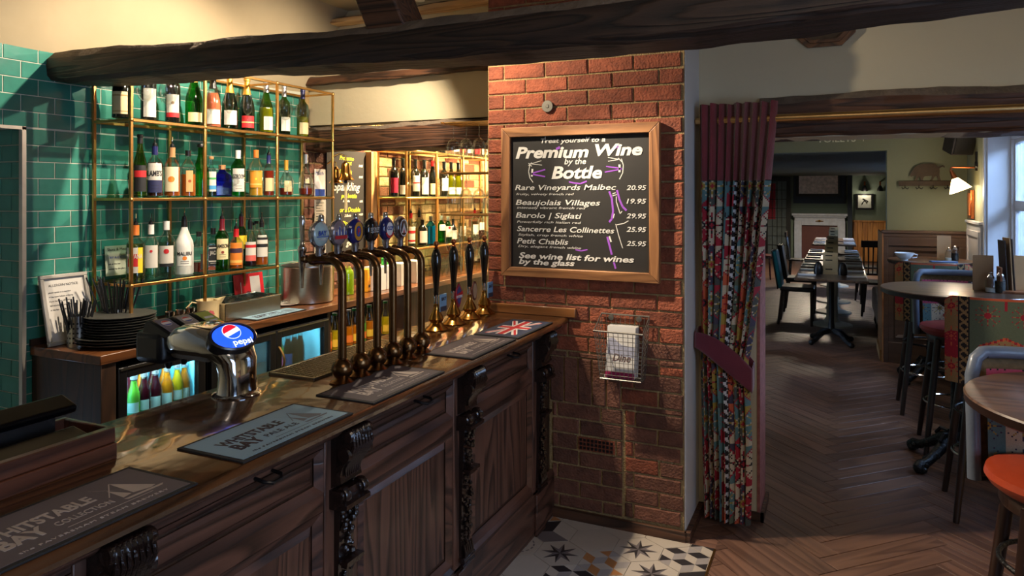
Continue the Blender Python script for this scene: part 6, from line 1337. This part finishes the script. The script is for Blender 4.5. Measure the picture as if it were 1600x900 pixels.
# a bend in metal footrest
# ------------------------------------------------------------------ things on the high tables
cup = empty('white_bowl', (.52, 7.02, 1.07), 0, 'white footed china bowl on the far high table', 'bowl')
MB().lathe([(.001, 0), (.03, 0), (.028, .008), (.05, .02), (.072, .05), (.078, .065), (.075, .065), (.048, .024), (.001, .014)], 32).build('bowl_body', mat('white_glaze', (206, 214, 222), .15), cup, True)
MB().tube([(.075, .0, .055), (.10, 0, .05), (.095, 0, .028), (.06, 0, .022)], .005).build('bowl_handle', MATS['white_glaze'], cup, True)
tag(MB().box(-.10, .10, -.035, .035, 0, .012).build('napkin_roll', mat('blue_napkin', (60, 96, 140), .7), None, bevel=.005, loc=(.80, 6.92, 1.07), rot=(0, 0, R(10))), 'dark blue napkin roll on the far high table', 'napkin')
cardm = mat('buff_menu_card', (196, 156, 112), .6, var=.08); darkc = mat('dark_menu_card', (58, 42, 40), .5)
def condiments(x, y, h, who, full):
    mn = []
    tag(MB().box(-.052, .052, -.002, .002, 0, .21).box(-.052, .052, .02, .024, 0, .20).build('menu', cardm, None, loc=(x-.085, y+.03, h), rot=(0, 0, R(-6))), 'buff folded menu card standing on the %s, at its left end' % who, 'menu')
    if full:
        tag(MB().box(-.055, .055, -.002, .002, 0, .215).build('menu', mat('buff_menu_card_b', (222, 172, 120), .6, var=.06), None, bevel=0, loc=(x+.115, y+.02, h), rot=(0, 0, R(4))), 'pale buff menu sheet standing on the %s at its right end' % who, 'menu')
        for k, (dx, hh, mm) in enumerate(((.02, .30, darkc), (.045, .315, cardm), (.055, .31, darkc))):
            tag(MB().box(-.003, .003, -.055, .055, 0, hh).build('menu', mm, None, loc=(x+dx, y+.02, h+.004), rot=(0, R(-3), R(8))), ('tall dark menu in front in the wooden stand', 'tall buff menu in the middle of the wooden stand', 'tall dark menu at the back of the wooden stand')[k]+' on the '+who, 'menu')
        sd = tag(MB().box(-.03, .10, -.055, .055, 0, .014).box(-.03, -.018, -.05, .05, .014, .15).build('menu_stand', wood('stand_pine', (120, 66, 34), (170, 104, 60), .5, (4, 4, 1), 6), None, bevel=.002, loc=(x+.01, y-.03, h)), 'small brown wooden menu stand on the '+who, 'stand')
    for j, (dx, dy) in enumerate(((-.06, -.05), (-.015, -.06))):
        pm2 = empty('salt_shaker' if j == 0 else 'pepper_mill', (x+dx, y+dy, h), 0, ('clear glass salt shaker' if j == 0 else 'clear pepper mill with dark corns')+' on the '+who, 'shaker')
        hh = .10 if j == 0 else .115
        MB().lathe([(.028, .001), (.030, .03), (.027, hh*.7), (.018, hh*.85)], 18, cap=False).build('glass_body', wg, pm2, True)
        MB().lathe([(.001, .004), (.026, .004), (.026, hh*(.25 if j == 0 else .6)), (.001, hh*(.25 if j == 0 else .6))], 18).build('contents', mat('salt', (210, 210, 206), .8) if j == 0 else mat('peppercorns', (28, 22, 20), .8), pm2, True)
        MB().lathe([(.018, hh*.83), (.020, hh*.9), (.012, hh), (.008, hh+.005), (.012, hh+.014), (.001, hh+.02)], 16).build('shaker_cap', chrome, pm2, True)
condiments(.87, 5.0, 1.07, 'middle high table', True)
condiments(.92, 7.16, 1.07, 'far high table', False)
# ================================================================== DINING ROOM WALL
paint = wood('brown_painted_panel', (72, 54, 44), (82, 63, 52), .42, (.5, 4, 4), 4, bump=.08)
pt = empty('partition', (0, 0, 0), 0, 'brown panelled partition with moulded top below the boar coat rack', 'partition')
MB().box(.40, 1.115, 7.84, 7.90, 0, 1.24).build('panel_board', paint, pt)
MB().box(.385, 1.118, 7.82, 7.92, 1.26, 1.29).box(.392, 1.118, 7.828, 7.91, 1.225, 1.26).build('cap_rail', paint, pt, bevel=.006)
MB().box(.40, .44, 7.815, 7.845, 0, 1.225).box(.44, 1.115, 7.825, 7.845, 1.14, 1.225).box(.44, 1.115, 7.825, 7.845, .0, .2).box(1.03, 1.115, 7.825, 7.845, .2, 1.14).build('panel_rails', paint, pt, bevel=.004)
mm = MB(); mm.T = Matrix(((0, 1, 0, 0), (1, 0, 0, 0), (0, 0, 1, 0), (0, 0, 0, 1)))
for (a, b, c, d) in ((.50, .97, .25, 1.10),):
    o_ = [(7.826, a, c), (7.826, b, c), (7.826, b, d), (7.826, a, d)]; i_ = [(7.842, a+.03, c+.03), (7.842, b-.03, c+.03), (7.842, b-.03, d-.03), (7.842, a+.03, d-.03)]
    mm.add(o_+i_, [(k, 4+k, 4+(k+1) % 4, (k+1) % 4) for k in range(4)])
mm.build('panel_moulding', paint, pt)
MB().box(.386, .40, 7.80, 8.6, 0, 1.26).build('end_panel', wood('honey_edge', (112, 74, 44), (150, 104, 64), .45, (4, 4, .6), 5), pt)
MB().box(.37, .386, 7.9, 8.5, -.01, .10).build('skirting_block', mat('tan_skirting', (150, 116, 74), .5), pt)
# boar coat rack
br = empty('boar_coat_rack', (.775, 7.975, 1.75), 0, 'flat rusty metal coat rack with a standing boar silhouette', 'coat rack')
rust = mat('dark_rusty_steel', (66, 52, 38), .6, .3, var=.3, scale=30)
T = TF
MB(T).box(-.235, .235, -.028, .022, 0, .008).build('rack_bar', rust, br, bevel=.003)
boar = [(-.135, .075), (-.128, .10), (-.115, .115), (-.10, .15), (-.085, .165), (-.05, .182), (0, .188), (.04, .19), (.08, .180), (.105, .158), (.122, .165), (.14, .172), (.155, .165), (.158, .15), (.15, .148), (.143, .158), (.128, .152), (.112, .14), (.115, .11), (.112, .08), (.118, .045), (.125, .022), (.10, .022), (.098, .045), (.088, .07), (.070, .058), (.058, .030), (.045, .022), (.030, .022), (.046, .04), (.052, .07), (.02, .068), (-.01, .066), (-.022, .05), (-.028, .022), (-.048, .022), (-.046, .05), (-.055, .062), (-.068, .048), (-.08, .022), (-.10, .022), (-.085, .05), (-.082, .078), (-.105, .072), (-.128, .062)]
MB(T).prism(boar, 0, .006).build('boar_silhouette', rust, br)
for x in (-.18, -.06, .06, .18): MB().tube([(x, -.008, -.02), (x, -.012, -.045), (x-.02, -.03, -.058), (x-.03, -.04, -.04)], .004, 7).build('coat_hook', iron, br, True); 
for x in (-.18, -.06, .06, .18): MB().tube([(x, -.008, -.02), (x, -.012, -.045), (x+.02, -.03, -.058), (x+.03, -.04, -.045)], .004, 7).build('coat_hook', iron, br, True)
# loudspeaker in the corner
sp = empty('loudspeaker', (.98, 7.60, 2.02), R(25), 'dark grey loudspeaker tilted down from the ceiling corner', 'loudspeaker')
m = MB(Matrix.Rotation(R(18), 4, 'X')); m.prism([(-.10, -.09), (.10, -.09), (.075, .10), (-.075, .10)], 0, .27); m.build('speaker_case', mat('speaker_grey', (44, 40, 42), .6), sp, bevel=.008)
MB(Matrix.Rotation(R(18), 4, 'X')).box(-.085, .085, -.098, -.088, .015, .255).build('speaker_grille', mat('speaker_mesh', (30, 28, 30), .7, bump=.6, bscale=300), sp); MB().tube([(0, .05, .2), (0, .1, .42)], .012).build('speaker_bracket', blackp, sp)
# wall lamp with glowing glass shade
wl_ = empty('wall_lamp', (1.12, 7.45, 1.90), 0, 'copper wall lamp with a glowing conical glass shade above the partition', 'wall lamp')
cop = mat('copper', (190, 110, 70), .25, 1)
MB().lathe([(.001, -.022), (.03, -.020), (.036, 0), (.001, 0)], 20, ax='x').build('wall_plate', iron, wl_, True); MB().tube([(0, 0, -.05), (.0, 0, .12)], .018, 10).build('wall_box', iron, wl_, True)
MB().tube([(-.02, 0, -.02), (-.19, -.01, -.015), (-.20, -.01, -.02), (-.205, -.01, -.055)], .008, 8).build('lamp_arm', cop, wl_, True)
TL = Matrix.Translation((-.20, -.01, -.05)) @ Matrix.Rotation(R(-22), 4, 'Y')
MB(TL).lathe([(.001, .0), (.014, 0), (.018, -.03), (.022, -.05), (.024, -.075), (.001, -.08)], 18).build('lamp_holder', cop, wl_, True)
MB(TL).lathe([(.022, -.07), (.030, -.08), (.060, -.13), (.092, -.19)], 30, cap=False).build('glass_shade', mat('lit_opal_glass', (255, 236, 206), .4, emit=(255, 214, 150), estr=5.5, var=.02), wl_, True)
lamp('wall_lamp_bulb', 'POINT', (.93, 7.38, 1.66), 7, WARM2, .03)
pc_ = empty('narrow_picture', (1.115, 7.62, 1.42), 0, 'narrow copper framed picture below the wall lamp', 'picture'); MB().box(-.03, 0, -.06, .10, 0, .26).build('picture_frame', cop, pc_, bevel=.004); MB().box(-.034, -.03, -.035, .075, .03, .23).build('picture_print', mat('orange_print', (150, 84, 40), .4, var=.4, scale=40), pc_)
# toilets sign
sg = empty('toilets_sign', (-.12, 7.995, 2.175), 0, 'cream painted toilets lettering with an arrow high on the olive wall', 'sign'); text('lettering', 'TOILETS', .085, mat('sign_cream', (220, 220, 196), .7), sg, (-.08, -.002, 0), FY, width=.36, bold=.001)
m = MB(TF); m.prism([(.345, .0), (.353, 0), (.353, .05), (.365, .05), (.349, .07), (.333, .05), (.345, .05)], 0, .002); m.build('arrow', MATS['sign_cream'], sg)
# ------------------------------------------------------------------ windows
uw_ = mat('white_window_paint', (206, 208, 214), .35, var=.02); wgl = glass('window_glass', (240, 246, 250), dirty=.06)
def window(name, x0, y0, y1, z0, z1, bars, label, thin=False):
    o = empty(name, (0, 0, 0), 0, label, 'window', kind='structure'); xa, xb = x0, x0+.045
    def fr_(nm, a, b, c, d, w_, xa_, xb_):
        MB().box(xa_, xb_, a, b, c, c+w_).box(xa_, xb_, a, b, d-w_, d).box(xa_, xb_, a, a+w_, c+w_, d-w_).box(xa_, xb_, b-w_, b, c+w_, d-w_).build(nm, uw_, o, bevel=.004)
    fr_('window_frame', y0, y1, z0, z1, .05, xa-.02, xb+.04)
    n = bars; w_ = (y1-y0)/n
    for k in range(n):
        a, b = y0+k*w_, y0+(k+1)*w_
        MB().box(xa-.03, xb+.03, a-.03, a+.03, z0, z1).build('mullion', uw_, o, bevel=.005)
        for c, d in ((z0+.04, (z0+z1)/2+.06), ((z0+z1)/2+.05, z1-.04)):
            fr_('sash', a+.03, b-.03, c, d, .045, xa, xb)
            MB().box(xa+.02, xa+.024, a+.07, b-.07, c+.04, d-.04).build('pane', wgl, o)
    MB().box(xa-.22, xb, y0-.04, y1+.04, z0-.04, z0).build('window_sill', uw_, o, bevel=.008)
    return o
window('window_1', 1.30, 4.5, 7.0, .85, 2.14, 3, 'tall white sash window of the dining room')
m = MB()  # white casing round the dining room window opening
m.box(1.10, 1.135, 7.0, 7.06, .85, 2.20).box(1.10, 1.135, 4.44, 4.5, .85, 2.20).box(1.10, 1.135, 4.44, 7.06, 2.14, 2.20); m.box(1.12, 1.31, 6.985, 7.0, .85, 2.14).box(1.12, 1.31, 4.5, 4.515, .85, 2.14).box(1.12, 1.31, 4.5, 7.0, 2.125, 2.14)
tag(m.build('window_1_casing', uw_, bevel=.003), 'white wooden casing and reveal of the dining room window', 'casing', kind='structure')
window('window_2', 2.12, -.3, 1.5, .8, 2.3, 2, 'white window of the front room')
window('window_3', 1.40, 11.5, 15.8, .8, 1.95, 4, 'white windows of the far room')
wb = empty('window_box_casing', (0, 0, 0), 0, 'low white panelled boxing between the partition and the window', 'casing'); MB().box(1.085, 1.118, 7.08, 7.78, 0, 1.38).build('box_panel', uw_, wb, bevel=.004); MB().box(1.072, 1.118, 7.07, 7.79, 1.38, 1.405).build('box_top', uw_, wb, bevel=.004); MB().box(1.077, 1.085, 7.12, 7.74, .25, .30).box(1.077, 1.085, 7.12, 7.74, 1.27, 1.32).box(1.077, 1.085, 7.12, 7.17, .3, 1.27).box(1.077, 1.085, 7.69, 7.74, .3, 1.27).build('box_rails', uw_, wb)
ow = MB().box(4.2, 4.4, -3, 20, -.2, 3.2).build('neighbour_wall', mat('white_rendered_brick', (206, 210, 216), .9, var=.06), None); tag(ow, 'pale painted brick wall outside the windows', 'wall', kind='structure')
piece_m = mat('painted_brick', (206, 212, 222), .8, var=.08, rnd=.08)
bricks(ow, (4.2, 0, 0), Euler((R(90), 0, R(-90))), -9.5, -5.0, .7, 2.4, .1, 2.251, piece_m, pitch=.45, ch=.15, depth=.02)
yd = MB().box(1.6, 6, -3, 20, -.2, -.15).build('yard', mat('yard_paving', (128, 128, 130), .9)); tag(yd, 'paved yard outside the windows', 'ground', kind='structure')
# ================================================================== FAR ROOM
white = mat('white_mantel_paint', (190, 194, 204), .45)
fp = empty('fireplace', (-.42, 19.04, 0), 0, 'white painted fireplace surround on the far wall', 'fireplace')
MB().box(-.62, .62, -.30, 0, 1.10, 1.16).box(-.59, .59, -.26, 0, 1.06, 1.10).build('mantel_shelf', white, fp, bevel=.006); MB().box(-.56, .56, -.2, 0, .87, 1.06).build('frieze', white, fp)
for s_ in (-1, 1):
    a, b = sorted((s_*.40, s_*.57)); c_ = MB().box(a, b, -.22, 0, 0, .98).build('pilaster', white, fp, bevel=.005)
    for k in range(4): MB().box(a+.03+k*.033, a+.045+k*.033, -.228, -.22, .12, .92).build('flute', white, c_)
MB().box(-.40, .40, -.12, -.02, 0, .87).build('chimney_board', mat('oxblood_panel', (96, 48, 40), .6), fp)
MB().tube([(-.09, -.21, .97), (0, -.215, .975), (.09, -.21, .97)], [.01, .02, .01]).ball((0, -.21, .975), .03, 8).build('ornament', brs, fp, True)
tvs = empty('hanging_map', (-.45, 19.03, 1.58), 0, 'large dark framed pale picture above the fireplace', 'picture'); MB().box(-.50, .50, -.06, 0, 0, .50).build('picture_frame', blackp, tvs, bevel=.006)
MB().box(-.44, .44, -.065, -.06, .06, .50).build('picture_print', mat('pale_etching', (214, 198, 194), .6, var=.35, scale=14, emit=(178, 160, 158), estr=.0), tvs)
tag(MB().box(-1.02, .16, 19.0, 19.05, 1.40, 2.08).build('navy_panel', mat('navy_panel', (36, 46, 60), .7), None), 'dark blue painted wall panel behind the framed picture', 'panel', kind='structure')
tag(MB().box(.20, .30, 18.75, 19.05, 0, 2.08).build('trim_1', MATS['navy_panel'], None), 'narrow dark blue pilaster beside the fireplace', 'trim', kind='structure')
wp = empty('wainscot', (0, 0, 0), 0, 'honey pine wainscot to the right of the fireplace', 'wainscot')
pine = wood('honey_pine', (150, 92, 36), (196, 132, 62), .45, (5, 5, .5), 5, rnd=.1)
for k in range(8): MB().box(.31+k*.11, .415+k*.11, 18.98, 19.03, .02, .96).build('board', pine, wp, bevel=.004)
MB().box(.30, 1.2, 18.95, 19.04, .96, 1.0).build('dado_rail', pine, wp, bevel=.006)
sp_ = empty('small_picture', (.57, 19.03, 1.26), 0, 'small black framed drawing under a picture light', 'picture'); MB().box(-.19, .19, -.03, 0, 0, .38).build('picture_frame', blackp, sp_, bevel=.005); MB().box(-.14, .14, -.034, -.03, .04, .34).build('picture_print', mat('drawing_paper', (206, 210, 200), .6), sp_); MB().tube([(-.06, -.038, .14), (0, -.038, .22), (.05, -.038, .16), (.07, -.038, .2), (-.04, -.038, .26)], .012).build('drawing', inkm[Kl], sp_)
for i, (x, lb_) in enumerate(((.57, 'small copper and black picture light above the framed drawing'), (.90, 'second small copper and black wall light to the right of the drawing'))):
    pl_ = empty('picture_light', (x, 18.95, 1.72), 0, lb_, 'wall light'); MB().lathe([(.07, -.02), (.06, .04), (.03, .10), (.02, .12)], 14).build('light_shade', iron, pl_, True); MB().tube([(0, 0, .12), (0, .0, .2), (0, .1, .2)], .02).build('light_arm', cop, pl_, True)
lamp('picture_light_bulb', 'POINT', (.57, 18.85, 1.68), 2.5, WARM2, .03)
dr = empty('door_1', (-1.38, 19.04, 0), 0, 'leaded glass door with a red curtain at the far left', 'door', kind='structure'); MB().box(-.32, .30, -.06, 0, 0, .12).box(-.32, .30, -.06, 0, 1.95, 2.06).box(-.32, -.24, -.06, 0, .12, 1.95).box(.20, .30, -.06, 0, .12, 1.95).build('door_frame', blackp, dr); MB().box(-.24, .20, -.02, -.01, .12, 1.95).build('pane', mat('grey_leaded_glass', (96, 104, 104), .2), dr)
MB().box(-.24, -.06, -.024, -.02, 1.0, 1.9).build('red_curtain', mat('red_curtain', (150, 24, 44), .7), dr); m = MB()
for k in range(1, 4): m.box(-.24+k*.11-.006, -.24+k*.11+.006, -.04, -.02, .12, 1.95)
for k in range(1, 8): m.box(-.24, .20, -.04, -.02, .12+k*.23-.006, .12+k*.23+.006)
m.build('lead_bars', blackp, dr)
# ------------------------------------------------------------------ dining tables down the middle
dtw = wood('dining_table_oak', (62, 46, 38), (104, 82, 66), .3, (5, .6, 5), 5, coat=.2, bump=.08); clay = mat('cream_iron_base', (176, 168, 152), .5)
for k, (y0, y1) in enumerate(((8.0, 9.15), (9.35, 10.15), (10.4, 11.2), (11.5, 12.2), (13.5, 14.3), (14.6, 15.4))):
    who = ('nearest dining table with black claw base', 'second dining table with a cream pedestal', 'third dining table with a cream pedestal', 'fourth dining table', 'fifth dining table beyond the gap', 'last dining table before the fireplace')[k]
    t = empty('dining_table', (-.07, (y0+y1)/2, 0), 0, who+', dark top laid with napkins', 'table', 'row of dining tables'); hh = (y1-y0)/2
    MB().box(-.35, .35, -hh, hh, .735, .762).build('table_top', dtw, t, bevel=.006)
    if k == 0:
        MB().lathe([(.001, .10), (.05, .12), (.035, .17), (.028, .25), (.028, .68), (.06, .72), (.14, .735), (.001, .735)], 16).build('pedestal', iron, t, True)
        for q in range(4): m = MB(Matrix.Rotation(R(45+90*q), 4, 'Z')); m.tube([(.02, 0, .14), (.12, 0, .12), (.22, 0, .05), (.28, 0, .03)], [.03, .026, .022, .024]).ball((.28, 0, .028), .03, 8); m.build('claw_foot', iron, t, True)
    else: MB().lathe([(.001, 0), (.24, 0), (.23, .02), (.10, .05), (.07, .10), (.06, .3), (.07, .45), (.05, .70), (.15, .735), (.001, .735)], 24).build('pedestal', clay, t, True)
    for s_ in (-1, 1):
        for j in range(2):
            yy = (y0+y1)/2+(-.25+.5*j)*(y1-y0)
            tag(MB().box(-.09, .09, -.03, .03, 0, .018).build('napkin', mat('white_napkin', (196, 200, 208), .7), None, bevel=.006, loc=(-.07+s_*.24, yy, .762), rot=(0, 0, R(4*s_))), 'white napkin, %s, %s side, %s' % (('nearer', 'farther')[j], 'curtain' if s_ < 0 else 'window', who.split(' with')[0]), 'napkin', 'rolled napkins on the dining tables')
    md = tag(MB().box(-.075, .075, -.002, .002, 0, .24).box(-.07, .07, .03, .034, 0, .22).build('menu', mat('cream_menu', (190, 172, 134), .6), None, loc=(-.08, y0+hh*.9, .762)), 'pair of cream menus standing on the '+who.split(' with')[0], 'menu')
    m = MB()
    for q, zq in enumerate((.20, .15, .05)): m.box(-.05, .02, -.0028, -.002, zq, zq+.012)
    m.build('menu_print', inkm[Kl], md)
    if k == 0:
        for s_ in (-1, 1): tag(MB().lathe([(.001, 0), (.045, 0), (.05, .05), (.035, .11), (.02, .13), (.001, .135)], 16).build('condiment_jar', blackp, None, True, loc=(-.08+s_*.12, y0+hh*.9, .762)), 'round black jar %s of the menus on the nearest dining table' % ('on the curtain side' if s_ < 0 else 'on the window side'), 'jar')
# ------------------------------------------------------------------ chairs
cl = mat('black_chair_leather', (30, 26, 28), .4, coat=.2); tealc = mat('turquoise_cloth', (30, 130, 150), .6)
def uchair(x, y, rz, label, bmat):
    c = empty('dining_chair', (x, y, 0), rz, label, 'chair', 'upholstered dining chairs'); MB().box(-.20, .20, -.20, .21, .42, .48).build('seat', cl, c, bevel=.02)
    m = MB(Matrix.Rotation(R(8), 4, 'Y')); m.T = Matrix.Translation((-.19, 0, .45)) @ Matrix.Rotation(R(-9), 4, 'Y'); m.box(-.03, .02, -.19, .19, 0, .48); m.build('backrest', bmat, c, bevel=.02); m = MB(Matrix.Translation((-.19, 0, .45)) @ Matrix.Rotation(R(-9), 4, 'Y')); m.box(-.042, -.028, -.195, .195, 0, .485); m.build('back_frame', dkw, c, bevel=.005)
    for sx_ in (-1, 1):
        for sy in (-1, 1): MB().tube([(sx_*.17, sy*.17, .43), (sx_*(.17 if sx_ > 0 else .22), sy*.18, 0)], [.022, .015], 8).build('leg', dkw, c, True)
    for z in (.12, .20, .28): MB().tube([(.17, -.17, z), (.17, .17, z)], .008, 6).build('stretcher', dkw, c)
uchair(-.47, 9.72, 0, 'upholstered dining chair with a turquoise back inside, at the second table', tealc)
uchair(-.47, 10.75, 0, 'upholstered dining chair with a black back, at the third table', cl)
def schair(x, y, rz, label, m_):
    c = empty('spindle_chair', (x, y, 0), rz, label, 'chair', 'wooden spindle back chairs'); MB().box(-.20, .20, -.20, .20, .43, .46).build('seat', m_, c, bevel=.01)
    for k in range(6): MB().tube([(-.18, -.15+k*.06, .46), (-.24, -.16+k*.064, .86)], .010, 6).build('spindle', m_, c)
    MB().box(-.262, -.232, -.20, .20, .85, .95).build('top_rail', m_, c, bevel=.008)
    for sx_ in (-1, 1):
        for sy in (-1, 1): MB().tube([(sx_*.17, sy*.17, .43), (sx_*.20, sy*.19, 0)], [.02, .014], 8).build('leg', m_, c, True)
schair(.46, 12.0, R(100), 'dark spindle back chair seen from behind, right of the fourth table', dkw); schair(.50, 10.78, R(175), 'dark spindle back chair on the window side of the third table', dkw); schair(.50, 13.0, R(185), 'dark spindle back chair further up on the window side', dkw); schair(-.62, 13.9, 0, 'dark spindle back chair in front of the fireplace board', dkw); schair(-1.30, 14.6, R(-20), 'spindle back chair with a red seat near the leaded door', mat('red_brown_chair', (86, 34, 28), .5))
bn = empty('banquette', (.66, 9.6, 0), 0, 'long purple grey upholstered banquette on the window side behind the partition', 'bench'); plum = mat('plum_upholstery', (60, 48, 66), .5, coat=.15)
MB().box(-.27, .27, -.93, .6, .18, .46).build('bench_seat', plum, bn, bevel=.03); MB().box(.20, .40, -.93, .6, .2, 1.0).build('bench_back', plum, bn, bevel=.04)
for y in (-.85, 0, .5): MB().lathe([(.02, 0), (.035, .05), (.025, .1), (.035, .18)], 12, (-.22, y, 0)).build('bench_foot', dkw, bn, True)
